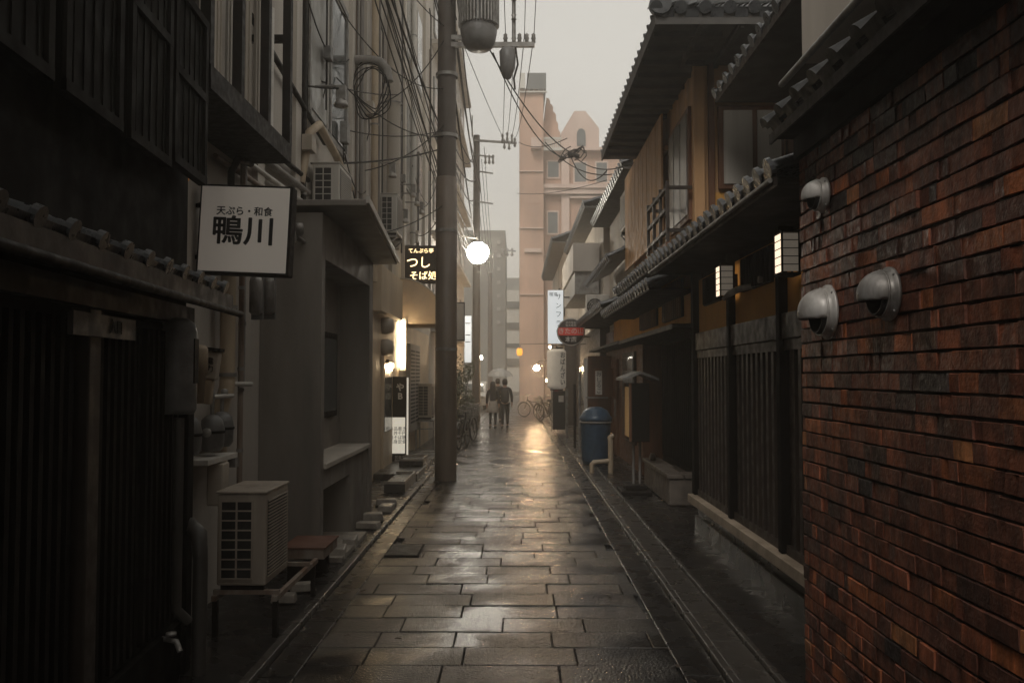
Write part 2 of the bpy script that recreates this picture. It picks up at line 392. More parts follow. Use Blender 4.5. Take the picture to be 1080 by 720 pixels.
# strips either side (each a little different)
def strip(name, m, x0, x1, z0, z1, step=1.2, y0=-3, y1=75, gap=.006, jit=.002):
    b = MB(); y = y0
    while y < y1:
        l = step * random.uniform(.97, 1.03); dz = random.uniform(-jit, jit)
        b.box(x0, x1, y + gap/2, y + l - gap/2, z0, z1 + dz); y += l
    o = b.build(name, m, origin=(0,0,0), bevel=.006); o['kind'] = 'structure'; return o
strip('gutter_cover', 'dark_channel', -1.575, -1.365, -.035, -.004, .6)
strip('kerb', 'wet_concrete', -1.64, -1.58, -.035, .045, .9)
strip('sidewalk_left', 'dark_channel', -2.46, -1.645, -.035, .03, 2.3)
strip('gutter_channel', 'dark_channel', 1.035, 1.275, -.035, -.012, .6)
strip('kerb_edge', 'wet_concrete', 1.28, 1.33, -.035, .03, 1.2)
strip('sidewalk', 'wet_concrete', 1.335, 1.55, -.035, .018, 1.5)
strip('kerb_lip', 'wet_concrete', 1.553, 1.59, -.035, .05, 1.2)
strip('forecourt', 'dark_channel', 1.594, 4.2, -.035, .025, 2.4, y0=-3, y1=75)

def tiled(parent, P0, u, n, length, run, rise, pitch=.25, m='roof_tile', r=.06, name='roof_tiles', cap=True, disc=True, drop=.07, hip=False):
    P0, u, n = Vector(P0), Vector(u), Vector(n)
    up = Vector((0,0,1)); sl = (n * run + up * rise); L_ = sl.length; sl.normalize(); nm = sl.cross(u).normalized()
    if nm.z < 0: nm = -nm
    b = MB(); cs = .24; nc = max(1, int(L_ / cs)); cs = L_ / nc; cnt = int(length / pitch)
    pt = length / cnt
    for j in range(nc):
        a = sl * (cs * j); c_ = sl * (cs * (j+1) + .02)
        # pan: one slightly stepped slab per course
        hp = (run * j / nc) if hip else 0
        if hp > length - .3: break
        us = u * hp
        base = P0 + a; v = [base + us, base + u*length, base + u*length + nm*.028, base + us + nm*.028]
        v2 = [P0 + c_ + us - nm*.012, P0 + c_ + u*length - nm*.012, P0 + c_ + u*length + nm*.008, P0 + c_ + us + nm*.008]
        b.add(v + v2, [(0,1,2,3),(7,6,5,4),(0,4,5,1),(1,5,6,2),(2,6,7,3),(3,7,4,0)])
        for i in range(cnt + 1):
            if pt * i < hp - .02: continue
            o = P0 + u * (pt * i) + Vector((0, 0, random.uniform(-.004, .004))); ns = 7; ring0 = []; ring1 = []
            for k in range(ns + 1):
                t = PI * k / ns
                ring0.append(o + a + u * math.cos(t) * r + nm * (math.sin(t) * r + .02))
                ring1.append(o + c_ + u * math.cos(t) * r * .86 + nm * (math.sin(t) * r * .86 + .004))
            q = [(k, k+1, k+ns+2, k+ns+1) for k in range(ns)]
            b.add(ring0 + ring1, q, True)
            if j == 0: b.add(ring0, [tuple(range(ns+1))])
    if cap:
        for i in range(cnt + 1):
            o = P0 + u * (pt * i) + nm * .03 - sl * .015
            ring = [o + u * math.cos(2*PI*k/14) * r * 1.12 + nm * math.sin(2*PI*k/14) * r * 1.12 for k in range(14)]
            ring2 = [p + sl * .03 for p in ring]
            if disc: b.add(ring + ring2, [tuple(range(14)), tuple(range(14, 28))[::-1]] + [(k, (k+1)%14, (k+1)%14+14, k+14) for k in range(14)])
            if i < cnt:
                c0 = P0 + u * (pt * i + r); c1 = P0 + u * (pt * (i+1) - r); dn = nm * -drop
                b.add([c0 + nm*.03, c1 + nm*.03, c1 + dn, c0 + dn, c0 + nm*.03 + sl*.02, c1 + nm*.03 + sl*.02, c1 + dn + sl*.02, c0 + dn + sl*.02],
                      [(0,1,2,3),(7,6,5,4),(0,4,5,1),(1,5,6,2),(2,6,7,3),(3,7,4,0)])
    return b.build(name, m, parent)

def cable(p, q, sag=.3, r=.011, lb='black overhead cable strung above the alley', n=14, grp='overhead cables strung between poles and buildings', m='black_metal'):
    p, q = Vector(p), Vector(q)
    pts = [p.lerp(q, k / n) - Vector((0, 0, sag * 4 * (k/n) * (1 - k/n))) for k in range(n + 1)]
    b = MB(); b.tube(pts, r, 5, False)
    o = b.build('overhead_cable', m, None); tag(o, lb, 'cable', grp); return o
# ================================================================== RIGHT SIDE
# --- brick building
X = 1.7
bb = thing('brick_building', 'rough red brown brick building with tiled eave filling the right edge of the alley', 'building', (X + 2, 0, 0))
box('core_wall', 'dark_wood', bb, X + .03, 6, -9, 5.06, -.03, 3.3)
b = MB(); z = -.03; pal = [(.20,.072,.042), (.26,.088,.048), (.17,.066,.042), (.085,.045,.034), (.34,.105,.05), (.52,.16,.055), (.42,.13,.05), (.05,.036,.032), (.23,.078,.045), (.12,.052,.036), (.36,.11,.05), (.60,.24,.09)]
wts = [15, 15, 12, 5, 10, 5, 7, 2.2, 14, 7, 9, 1.5]
def brick(b, y0, y1, z0, z1, far=False):
    c = random.choices(pal, wts)[0]; j = random.uniform(.75, 1.3)
    j *= .98; b.cur = (c[0]*j, c[1]*j, c[2]*j, 1)
    out = random.uniform(-.004, .004) - (.008 if random.random() < .04 else 0); e = .0025
    xf = X + out; tl = random.uniform(-.004, .004); tw = random.uniform(-.004, .004)
    if not far:
        v = [(X+.04,y0,z0),(X+.04,y1,z0),(X+.04,y1,z1),(X+.04,y0,z1),
             (xf+e,y0,z0),(xf+e,y1,z0),(xf+e,y1,z1),(xf+e,y0,z1),
             (xf+tl,y0+e*.4,z0+e),(xf-tl,y1-e*.4,z0+e),(xf-tl+tw,y1-e*.4,z1-e),(xf+tl+tw,y0+e*.4,z1-e)]
    f = []
    for l in (0, 4):
        for i in range(4): f.append((l+i, l+(i+1)%4, l+4+(i+1)%4, l+4+i))
    f.append((8,9,10,11)); b.add(v, f)
while z < 3.26:
    hh = .086 + random.uniform(-.003, .003); y = -1.5 - random.uniform(0, .2)
    wav = random.uniform(-.002, .002)
    while y < 5.1:
        l = random.choice([.20, .22, .10, .19, .13, .21, .065, .05, .08, .16, .24, .11]); y1 = min(y + l, 5.1)
        if 5.1 - y1 < .05: y1 = 5.1
        g = random.uniform(0, .0012)
        zt = z + hh - random.uniform(.009, .014)
        brick(b, y + g, y1 - g, z + wav, zt + wav)
        y = y1
    z += hh
b.cur = (.10, .045, .03, 1); b.box(X, X + .03, -9, -1.51, -.03, 3.29)
b.build('brick_facing', 'brick', bb)
box('mortar', 'mortar', bb, X + .011, X + .029, -1.5, 5.09, -.03, 3.25)
b = MB(); b.cur = (.13, .05, .03, 1)
zz_ = 0
while zz_ < 3.25:
    xx = X + .05
    while xx < 5.9:
        l = random.choice([.2, .22, .1]); c = random.choices(pal, wts)[0]; b.cur = (*c, 1)
        b.box(xx, xx + l - .004, 5.06, 5.095 + random.uniform(-.004, .004), zz_, zz_ + .076); xx += l
    zz_ += .088
b.build('end_facing', 'brick', bb)
box('upper_wall', 'tan_wall', bb, X + .02, 6, -9, 5.08, 3.72, 8.2)
box('eave_shade_board', 'black_wood', bb, X - .03, X + .03, -9, 5.11, 3.14, 3.269)  # dark board added to stand in for the shade under the eave
box('soffit', 'black_wood', bb, 1.546, X + .3, -9, 5.12, 3.27, 3.30)
box('fascia', 'black_metal', bb, 1.53, 1.545, -9, 5.13, 3.24, 3.30)
tiled(bb, (1.52, -1.0, 3.335), (0, 1, 0), (1, 0, 0), 6.13, .30, .20, pitch=.27, r=.055, disc=False, drop=.085, m='dark_tile')
MB().tube([(1.60, -1.0, 3.62), (1.60, 5.1, 3.60)], .02, 8).build('conduit', 'galv', bb)
# --- vent hoods on the brick wall
def vent(px, py, d_, R_, m, label, nose=.13):
    c = W(px, py, d_)
    t = thing('vent_hood', label, 'vent', (X, c.y, c.z), 'round metal vent hoods on the brick wall')
    c = Vector((X - .012, c.y, c.z))
    b = MB(); mt = Matrix.Rotation(-PI/2, 3, 'Y')
    b.lathe([(0, 0), (R_*1.1, 0), (R_*1.1, .014), (R_*.97, .02), (R_*.95, .045)], c, 30, mt); b.build('flange', m, t)
    for q_ in range(4):
        a_s = PI/4 + q_*PI/2; MB().lathe([(0, 0), (.007, .001), (.006, .006), (0, .008)], (c.x - .014, c.y + R_*1.035*math.cos(a_s), c.z + R_*1.035*math.sin(a_s)), 8, mt).build('screw', 'galv', t)
    # dome with its mouth cut open underneath
    b = MB(); n1, n2 = 16, 40; vs = []; fs = []
    for i in range(n1 + 1):
        al = PI/2 * i / n1
        for k in range(n2):
            ph = 2*PI*k/n2; rad = R_ * .95 * math.cos(al); dp = R_ * .88 * math.sin(al) ** 1.1
            zz2 = rad * math.sin(ph); cut = -.30 * R_
            if zz2 < cut and i > 1: zz2 = cut + (zz2 - cut) * .02
            vs.append((c.x - .045 - dp, c.y + rad * math.cos(ph), c.z + zz2))
    for i in range(n1):
        for k in range(n2):
            a = i*n2 + k; q = (a, i*n2 + (k+1) % n2, (i+1)*n2 + (k+1) % n2, a + n2)
            if sum(vs[w_][2] for w_ in q) / 4 > c.z - .285 * R_: fs.append(q)
    b.add(vs, fs, True); o = b.build('hood', m, t)
    s_ = o.modifiers.new('shell', 'SOLIDIFY'); s_.thickness = .006
    b = MB(); b.lathe([(R_*.86, 0), (R_*.86, .06), (R_*.80, .06), (R_*.80, .002), (0, .002)], c - Vector((.012, 0, 0)), 24, mt); b.build('duct', 'grille_dark', t)
    lip = MB(); lip.tube([(c.x - .046, c.y + R_*.94*math.cos(a), c.z + R_*.94*math.sin(a)) for a in [2*PI*k/28 for k in range(29)]], .006, 6, False); lip.build('rim', m, t)
vent(877, 329, 4.62, .134, 'bright_steel', 'largest pale vent hood low on the brick wall, nearest the dark wooden doors')
vent(937, 310, 3.86, .112, 'steel', 'darker tarnished vent hood to the right of the big pale one')
vent(874, 206, 4.66, .088, 'bright_steel', 'small vent hood high on the brick wall above the other two')

# --- single storey dark wooden house with lattice front
FX = 2.13
hn_ = thing('wooden_house', 'single storey dark wooden house front with ribbed doors between brick wall and stone planter', 'house', (FX + 1.5, 7.6, 0))
box('core', 'black_wood', hn_, FX + .05, 6, 5.2, 10.08, -.03, 3.5)
box('plinth', 'dark_channel', hn_, FX - .04, FX + .05, 5.2, 10.12, -.03, .22, .01)
box('base_wall', 'dark_channel', hn_, FX, FX + .05, 5.2, 10.1, .22, .36)
box('sill', 'worn_sill', hn_, FX - .12, FX + .05, 5.2, 10.12, .36, .455, .008)
# ribbed door panels
edges = [5.3, 6.75, 8.35, 10.0]
for i in range(3):
    y0, y1 = edges[i] + .05, edges[i+1] - .05
    b = MB(); b.box(FX, FX + .03, y0, y1, .46, 2.12); y = y0 + .04
    while y < y1 - .08:
        b.box(FX - .03, FX, y, y + .07, .50, 2.08); y += .155
    b.box(FX - .035, FX, y0, y1, .455, .53); b.box(FX - .035, FX, y0, y1, 2.04, 2.125)
    b.build('door_panel', 'dark_wood', hn_, .004)
for yy, wd in zip([6.75, 8.35, 10.03], [.09, .09, .13]):
    box('post', 'black_wood', hn_, FX - .07, FX + .045, yy - wd/2, yy + wd/2, .46, 3.1, .006)
box('lintel', 'dark_wood', hn_, FX - .05, FX + .045, 5.2, 9.96, 2.13, 2.33, .006)
box('ochre_panel', 'ochre_plaster', hn_, FX + .0, FX + .045, 5.2, 9.96, 2.335, 2.95)
for y0, y1 in ((5.45, 6.4), (7.05, 8.0), (8.85, 9.6)):
    w_ = box('window', 'black_metal', hn_, FX - .025, FX + .0, y0, y1, 2.62, 2.93)
    b = MB(); yy = y0 + .06
    while yy < y1 - .04: b.box(FX - .045, FX - .026, yy, yy + .02, 2.63, 2.92); yy += .09
    b.build('bars', 'black_wood', w_)
box('soffit', 'black_wood', hn_, 1.60, FX + .2, 5.2, 10.0, 3.02, 3.055)
box('fascia', 'dark_wood', hn_, 1.575, 1.6, 5.2, 10.0, 3.01, 3.10)
tiled(hn_, (1.56, 5.2, 3.09), (0, 1, 0), (1, 0, 0), 4.8, .85, .34, pitch=.235, r=.055)
MB().tube([(1.555, 5.2, 3.04), (1.555, 10.0, 3.04)], .016, 8).build('gutter', 'galv', hn_)
# set back upper floor with its own eave
box('upper_wall', 'dark_wood', hn_, 3.1, 6, 5.2, 9.3, 3.5, 4.9)
box('upper_soffit', 'soffit', hn_, 2.25, 3.3, 5.15, 9.4, 4.88, 4.92)
tiled(hn_, (2.22, 5.15, 4.95), (0, 1, 0), (1, 0, 0), 4.25, 1.3, .55, pitch=.24, r=.055, name='upper_roof_tiles')
box('upper_fascia', 'dark_wood', hn_, 2.22, 2.248, 5.15, 9.4, 4.87, 4.97)

# box lanterns under the pent roof
def box_lantern(y, label):
    t = thing('wall_lantern', label, 'lantern', (FX - .03, y, 2.62), 'box shaped paper lanterns on the wooden house front')
    x1 = FX - .05; x0 = x1 - .135; z0, z1 = 2.60, 2.90; y1 = y + .17
    box('paper_front', 'paper_lit', t, x0 + .012, x1 - .012, y, y + .01, z0 + .01, z1 - .01)
    box('paper_side', 'paper_bright', t, x0, x0 + .008, y + .012, y1 - .012, z0 + .01, z1 - .01)
    b = MB()
    for xx in (x0, x1 - .01):
        for yy in (y - .003, y1 - .01): b.box(xx - .002, xx + .012, yy, yy + .012, z0, z1)
    b.box(x0 - .004, x1 + .004, y - .006, y1 + .004, z1, z1 + .018); b.box(x0 - .004, x1 + .004, y - .006, y1 + .004, z0 - .018, z0)
    for k in range(1, 5):
        zz = z0 + (z1 - z0) * k / 5
        b.box(x0, x1, y - .005, y - .001, zz - .003, zz + .003); b.box(x0 - .004, x0 - .0005, y, y1, zz - .003, zz + .003)
    b.build('frame', 'black_wood', t)
    box('bracket', 'black_metal', t, x1, FX + .001, y + .06, y + .10, 2.70, 2.82)
box_lantern(6.25, 'box shaped paper lantern next to the brick wall, brighter left side')
box_lantern(8.15, 'box shaped paper lantern further from the brick wall, behind a curved spout')
# curved rain spout
p = W(766, 316, 7.9)
t = thing('rain_spout', 'pale curved metal spout reaching out below the further box lantern', 'spout', (FX, 7.5, p.z))
MB().tube([(FX - .22, 7.9, p.z), (FX - .16, 7.88, p.z + .055), (FX - .09, 7.8, p.z + .09), (FX - .02, 7.65, p.z + .1), (FX + .01, 7.6, p.z + .1)], [.018, .03, .032, .03, .03], 10).build('spout_pipe', 'bright_steel', t)
MB().tube([(FX - .01, 7.3, p.z + .12), (FX - .06, 7.3, p.z + .12)], .03, 10).build('end_cap', 'steel', t)

# --- tall ochre house with deep hip roof
oh = thing('timber_house', 'tall ochre timber house with deep overhanging tiled roof and plank screen', 'house', (3.6, 12.8, 0))
box('ground_floor_wall', 'black_wood', oh, 2.66, 6, 10.12, 15.6, -.03, 3.15)
box('upper_wall', 'ochre_wood', oh, FX + .02, 6, 10.14, 15.6, 3.15, 6.2)
for xx in (FX - .02, 3.22, 3.62):
    box('corner_post' if xx < 2.3 else 'post', 'ochre_wood' if xx < 2.3 else 'brown_wood', oh, xx, xx + .13, 10.06, 10.139, 3.15, 6.2, .008)
box('post', 'brown_wood', oh, 2.29, 2.36, 10.08, 10.139, 3.15, 6.2, .006)
box('wall_panel', 'ochre_plaster', oh, 2.36, 3.22, 10.115, 10.138, 3.3, 4.02)
wi = box('window', 'brown_wood', oh, 2.40, 3.18, 10.06, 10.112, 4.05, 5.05, .006)
for x0, x1 in ((2.46, 2.80), (2.86, 3.14)):
    box('pane', 'curtain', wi, x0, x1, 10.045, 10.062, 4.11, 4.99)
box('hood', 'dark_wood', oh, 2.36, 3.3, 9.85, 10.05, 5.08, 5.13)
# street-side: plank screen, balcony window
b = MB(); y = 11.9; k = 0
scr = thing  # planks belong to one screen part
while y < 15.5:
    b.box(FX - .10, FX - .07, y, y + .425, 3.78, 5.52); b.box(FX - .069, FX - .05, y + .3, y + .5, 3.8, 5.52); y += .45
b.box(FX - .05, FX + .02, 11.9, 15.5, 3.9, 3.97); b.box(FX - .05, FX + .02, 11.9, 15.5, 5.0, 5.07)
b.build('plank_screen', 'ochre_wood', oh, .004)
wi = box('balcony_window', 'brown_wood', oh, FX - .02, FX + .02, 10.4, 11.75, 3.75, 5.15)
for y0, y1 in ((10.48, 10.85), (10.92, 11.28), (11.35, 11.68)):
    box('pane', 'glass_pale', wi, FX - .035, FX - .021, y0, y1, 3.82, 5.08)
b = MB()
for zz in (3.6, 3.86, 4.12): b.bar((1.83, 10.3, zz), (1.83, 11.8, zz), .045)
for yy in (10.3, 10.8, 11.3, 11.8): b.bar((1.83, yy, 3.45), (1.83, yy, 4.2), .04)
for yy in (10.3, 11.8):
    for zz in (3.6, 4.12): b.bar((1.83, yy, zz), (FX, yy, zz), .04)
b.build('balcony_rail', 'dark_wood', oh)
box('balcony_floor', 'brown_wood', oh, 1.80, FX + .02, 10.25, 11.85, 3.38, 3.45)
# main roof
E = 1.46; Y0, Y1 = 8.85, 14.6; ZE = 5.61
b = MB(); b.box(E + .02, FX + .2, Y0 + .02, Y1, ZE - .05, ZE - .01); b.box(FX + .21, 6.3, Y0 + .02, 10.2, ZE - .05, ZE - .01)
b.build('soffit', 'soffit', oh)
b = MB(); b.box(E, E + .02, Y0, Y1, ZE - .08, ZE + .05); b.box(E + .021, 6.3, Y0, Y0 + .02, ZE - .08, ZE + .05); b.build('fascia', 'soffit', oh)
y = Y0 + .3
while y < Y1: MB().bar((E + .03, y, ZE - .075), (FX + .1, y, ZE - .075), .05, .05).build('rafter', 'soffit', oh); y += .42
x = E + .5
while x < 6: MB().bar((x, Y0 + .03, ZE - .075), (x, 10.1, ZE - .075), .05, .05).build('rafter', 'soffit', oh); x += .42
tiled(oh, (E + .01, Y0, ZE + .055), (0, 1, 0), (1, 0, 0), Y1 - Y0, 2.3, .95, pitch=.25, r=.05, cap=False, hip=True)
tiled(oh, (E, Y0 - .03, ZE + .06), (1, 0, 0), (0, 1, 0), 4.9, 1.9, .80, pitch=.25, r=.06, name='end_roof_tiles', hip=True)
MB().tube([(E + .06, Y0 + .05, ZE + .13), (E + 2.0, Y0 + 1.6, ZE + .90)], .085, 10).build('hip_ridge', 'roof_tile', oh)
MB().lathe([(0, -.05), (.115, -.05), (.115, .05), (0, .05)], (E + .05, Y0 - .0, ZE + .13), 18, Matrix.Rotation(PI/2, 3, 'X'), False).build('ridge_end_tile', 'roof_tile', oh)
# mid and lower pent roofs
box('pent_soffit', 'black_wood', oh, 1.78, FX + .1, 10.3, 15.2, 3.24, 3.27)
tiled(oh, (1.75, 10.3, 3.31), (0, 1, 0), (1, 0, 0), 4.9, .3, .16, pitch=.25, r=.05, name='pent_roof_tiles')
box('band_wall', 'ochre_plaster', oh, 2.16, 2.65, 10.5, 15.6, 2.5, 3.23)
for y0, y1 in ((11.0, 12.4), (13.0, 14.6)):
    w_ = box('high_window', 'black_metal', oh, 2.13, 2.159, y0, y1, 2.6, 3.1)
    b = MB(); yy = y0 + .05
    while yy < y1: b.box(2.10, 2.129, yy, yy + .03, 2.6, 3.1); yy += .14
    b.build('bars', 'brown_wood', w_)
tiled(oh, (1.57, 10.2, 2.93), (0, 1, 0), (1, 0, 0), 5.4, .55, .22, pitch=.25, r=.05, name='lower_roof_tiles')
box('lower_soffit', 'black_wood', oh, 1.59, 2.15, 10.2, 15.6, 2.86, 2.89)
box('shopfront_canopy', 'black_metal', oh, 1.86, 2.66, 10.2, 15.6, 2.40, 2.46)
b = MB(); yy = 10.3
while yy < 15.4: b.box(2.60, 2.655, yy, yy + .05, .45, 2.38); yy += .16
b.build('lattice', 'black_wood', oh)

# stone planter
pl = thing('stone_planter', 'low stone block planter in the dark recess beyond the ribbed doors', 'planter', (2.35, 13, .0))
b = MB(); b.box(2.12, 2.62, 11.95, 12.25, .03, .40); b.box(2.12, 2.36, 12.26, 13.2, .03, .40); b.box(2.12, 2.36, 13.21, 14.3, .03, .40); b.build('stone_wall', 'stone_block', pl, .02)
b = MB(); b.box(2.09, 2.32, 11.92, 12.95, .405, .47); b.box(2.33, 2.64, 11.92, 12.27, .405, .47); b.box(2.09, 2.38, 12.96, 14.33, .405, .47); b.build('coping', 'stone_block', pl, .012)
box('soil', 'bark', pl, 2.36, 2.62, 12.26, 14.2, .1, .36)
b = MB(); b.lathe([(0, .47), (.05, .47), (.06, .52), (.03, .58), (0, .58)], (2.2, 13.9, 0), 12); b.build('finial', 'pale_stone', pl)

# andon sign on posts
t = thing('lantern_sign', 'wooden roofed box sign on two thin posts, amber panel on its left side', 'sign', (1.82, 13.3, 0))
ax0, ax1, ay0, ay1 = 1.72, 2.0, 12.9, 13.6
box('sign_box', 'black_wood', t, ax0 + .01, ax1, ay0, ay1, .84, 1.72, .01)
box('amber_panel', 'andon_lit', t, ax0 - .012, ax0 + .009, ay0 + .09, ay1 - .09, .90, 1.66)
b = MB()
for yy in (ay0, ay1 - .08): b.box(ax0 - .02, ax0 + .009, yy, yy + .08, .84, 1.72)
b.build('panel_frame', 'brown_wood', t)
b = MB(); b.prism([(ax0 - .13, 1.76), (ax0 + .14, 1.86), (ax1 + .13, 1.76), (ax1 + .13, 1.80), (ax0 + .14, 1.905), (ax0 - .13, 1.80)], ay0 - .1, ay1 + .1); b.build('little_roof', 'galv', t)
for xx in (1.80, 1.90):
    MB().tube([(xx, 13.25, .1), (xx, 13.25, .85)], .022, 8).build('post', 'steel', t)
b = MB(); b.box(1.58, 2.05, 12.95, 13.6, .026, .10); b.box(1.66, 1.98, 13.05, 13.5, .10, .17); b.build('base', 'black_metal', t, .015)

# blue bin, pipes
t = thing('blue_bin', 'large blue lidded bin standing on the right beyond the pale pipe', 'bin', (1.62, 17.6, .02))
b = MB()
b.lathe([(0, 0), (.26, 0), (.29, .1), (.31, .85), (.315, .9)], (1.62, 17.6, .025), 24); b.build('bin_body', 'blue_tarp', t)
b = MB(); b.lathe([(.335, .9), (.34, .95), (.30, .99), (.25, 1.09), (.12, 1.16), (0, 1.17)], (1.62, 17.6, .025), 24); b.build('lid', 'blue_tarp', t)
b = MB(); b.tube([(1.62 + .325*math.cos(a), 17.6 + .325*math.sin(a), .88) for a in [2*PI*k/24 for k in range(25)]], .018, 6, False); b.build('lid_rim', 'galv', t)
t = thing('bent_pipe', 'pale bent plastic pipe rising from the ground in front of the blue bin', 'pipe', (1.66, 16, 0))
MB().tube([(1.75, 16, .02), (1.75, 16, .62), (1.74, 16, .68), (1.80, 16.02, .72)], .05, 10).build('riser', 'pipe_cream', t)
MB().tube([(1.40, 16, .02), (1.40, 16, .18), (1.44, 16, .22), (1.75, 16, .25)], .045, 10).build('branch', 'pipe_cream', t)

# ---- house row further on
def simple_house(name, label, y0, y1, fx, zs, wall_m, roof_e, parts=True, height=5.6, gwall='dark_wood'):
    t = thing(name, label, 'house', ((fx + 6)/2, (y0+y1)/2, 0))
    box('ground_wall', gwall, t, fx, 6, y0, y1, -.03, zs)
    box('upper_wall', wall_m, t, fx + .1, 6, y0 + .01, y1 - .01, zs, height)
    return t
h3 = simple_house('townhouse', 'narrow two storey house with sagging eaves and wall mounted units', 15.62, 22, 2.3, 2.9, 'tan_wall', 2.1, height=5.7, gwall='brown_wood')
box('soffit', 'soffit', h3, 1.98, 2.5, 15.7, 22, 5.66, 5.70)
tiled(h3, (1.95, 15.7, 5.75), (0, 1, 0), (1, 0, 0), 6.3, 2.2, .9, pitch=.28, r=.06)
tiled(h3, (1.72, 16.0, 4.05), (0, 1, 0), (1, 0, 0), 5.2, .6, .3, pitch=.26, r=.055, name='middle_roof_tiles')
tiled(h3, (1.55, 15.7, 3.12), (0, 1, 0), (1, 0, 0), 6.1, .75, .28, pitch=.26, r=.055, name='lower_roof_tiles')
box('lower_soffit', 'black_wood', h3, 1.58, 2.3, 15.7, 21.8, 3.05, 3.08)
box('canopy', 'black_metal', h3, 1.85, 2.3, 15.65, 21.9, 2.42, 2.47)
wd = box('window', 'black_metal', h3, 2.36, 2.399, 17.0, 18.6, 4.35, 5.4); box('pane', 'glass_pale', wd, 2.345, 2.359, 17.1, 17.8, 4.42, 5.33); box('pane', 'glass_dark', wd, 2.345, 2.359, 17.88, 18.5, 4.42, 5.33)
box('ochre_fascia', 'ochre_plaster', h3, 2.22, 2.299, 15.7, 19.5, 2.5, 3.04)
wd = box('shop_window', 'dark_wood', h3, 2.25, 2.299, 16.4, 18.2, .5, 2.3); box('pane', 'glass_dark', wd, 2.235, 2.249, 16.5, 18.1, .6, 2.2)
dr = box('door', 'brown_wood', h3, 2.24, 2.299, 19.2, 20.3, .03, 2.2); box('handle', 'steel', dr, 2.20, 2.239, 19.35, 19.38, .9, 1.3)
b = MB(); b.box(2.12, 2.16, 20.45, 20.85, 1.25, 2.15)
t = thing('paper_notice', 'narrow white vertical notice with black writing on the brown wall above the blue bin', 'notice', (2.14, 20, 1.3))
pn = MB(); p0 = W(628, 391, 19.8); p1 = W(635, 416, 19.8)
pn.box(p0.x, p1.x, 19.8, 19.83, p1.z, p0.z); pn.build('board', 'white_paint', t)
box('backing', 'brown_wood', t, p0.x - .02, 2.3, 19.84, 19.87, p1.z - .05, p0.z + .06)
text('lettering', 'お\nし\nる\nこ', .13, ((p0.x+p1.x)/2, 19.795, (p0.z+p1.z)/2), (1,0,0), (0,0,1), 'ink', t)
t = thing('wooden_door_screen', 'reddish brown timber screen jutting out behind the blue bin', 'screen', (2.0, 20.6, 0))
box('board_panel', 'brown_wood', t, 1.72, 2.29, 20.6, 20.66, .03, 2.3)
box('rail', 'galv', t, 1.66, 2.2, 20.55, 20.59, 1.28, 1.32)
box('white_post', 'white_metal', t, 1.62, 1.70, 20.56, 20.66, .03, 2.25)

h4 = simple_house('shop_house', 'beige shop house with pale balcony box above the white upright sign', 22.02, 31, 2.15, 3.1, 'tan_wall', 2.1, height=6.2)
box('balcony_box', 'pale_wall', h4, 1.5, 2.2, 22.6, 28, 4.6, 5.35); box('balcony_skirt', 'galv', h4, 1.55, 2.2, 22.7, 27.8, 4.0, 4.595)
tiled(h4, (1.75, 22.1, 6.3), (0, 1, 0), (1, 0, 0), 8.8, 2.2, .7, pitch=.3, r=.06)
box('soffit', 'soffit', h4, 1.78, 2.4, 22.1, 30.9, 6.2, 6.24)
tiled(h4, (1.6, 22.1, 3.1), (0, 1, 0), (1, 0, 0), 4.0, .6, .25, pitch=.3, r=.05, name='lower_roof_tiles')
dr = box('door', 'brown_wood', h4, 2.10, 2.149, 24, 25.2, .03, 2.1); box('handle', 'steel', dr, 2.07, 2.099, 24.2, 24.24, .9, 1.2)
wd = box('window', 'black_metal', h4, 2.10, 2.149, 26, 28.5, .8, 2.2); box('pane', 'glass_dark', wd, 2.085, 2.099, 26.1, 28.4, .9, 2.1)
h5 = simple_house('shop_building', 'dark narrow building at the far right with lit doorway', 31.02, 44, 1.75, 3.2, 'tan_wall', 1.7, height=6.8)
box('band', 'dark_wood', h5, 1.60, 1.749, 31.1, 43.8, 2.9, 3.25)
tiled(h5, (1.3, 31.1, 6.8), (0, 1, 0), (1, 0, 0), 12.6, 2.2, .8, pitch=.35, r=.07)
box('soffit', 'soffit', h5, 1.33, 2.1, 31.1, 43.8, 6.68, 6.72)
for y0 in (32.5, 36, 39.5):
    wd = box('window', 'black_metal', h5, 1.80, 1.849, y0, y0 + 1.6, 4.1, 5.5); box('pane', 'glass_dark', wd, 1.785, 1.799, y0 + .1, y0 + 1.5, 4.2, 5.4)
dr = box('doorway', 'brown_wood', h5, 1.70, 1.749, 37, 38.2, .03, 2.2); box('lit_pane', 'shop_glow', dr, 1.685, 1.699, 37.15, 38.05, .4, 2.0)
box('red_curtain', 'red_glow_paint', h5, 1.55, 1.7, 35.2, 35.24, .7, 2.0)

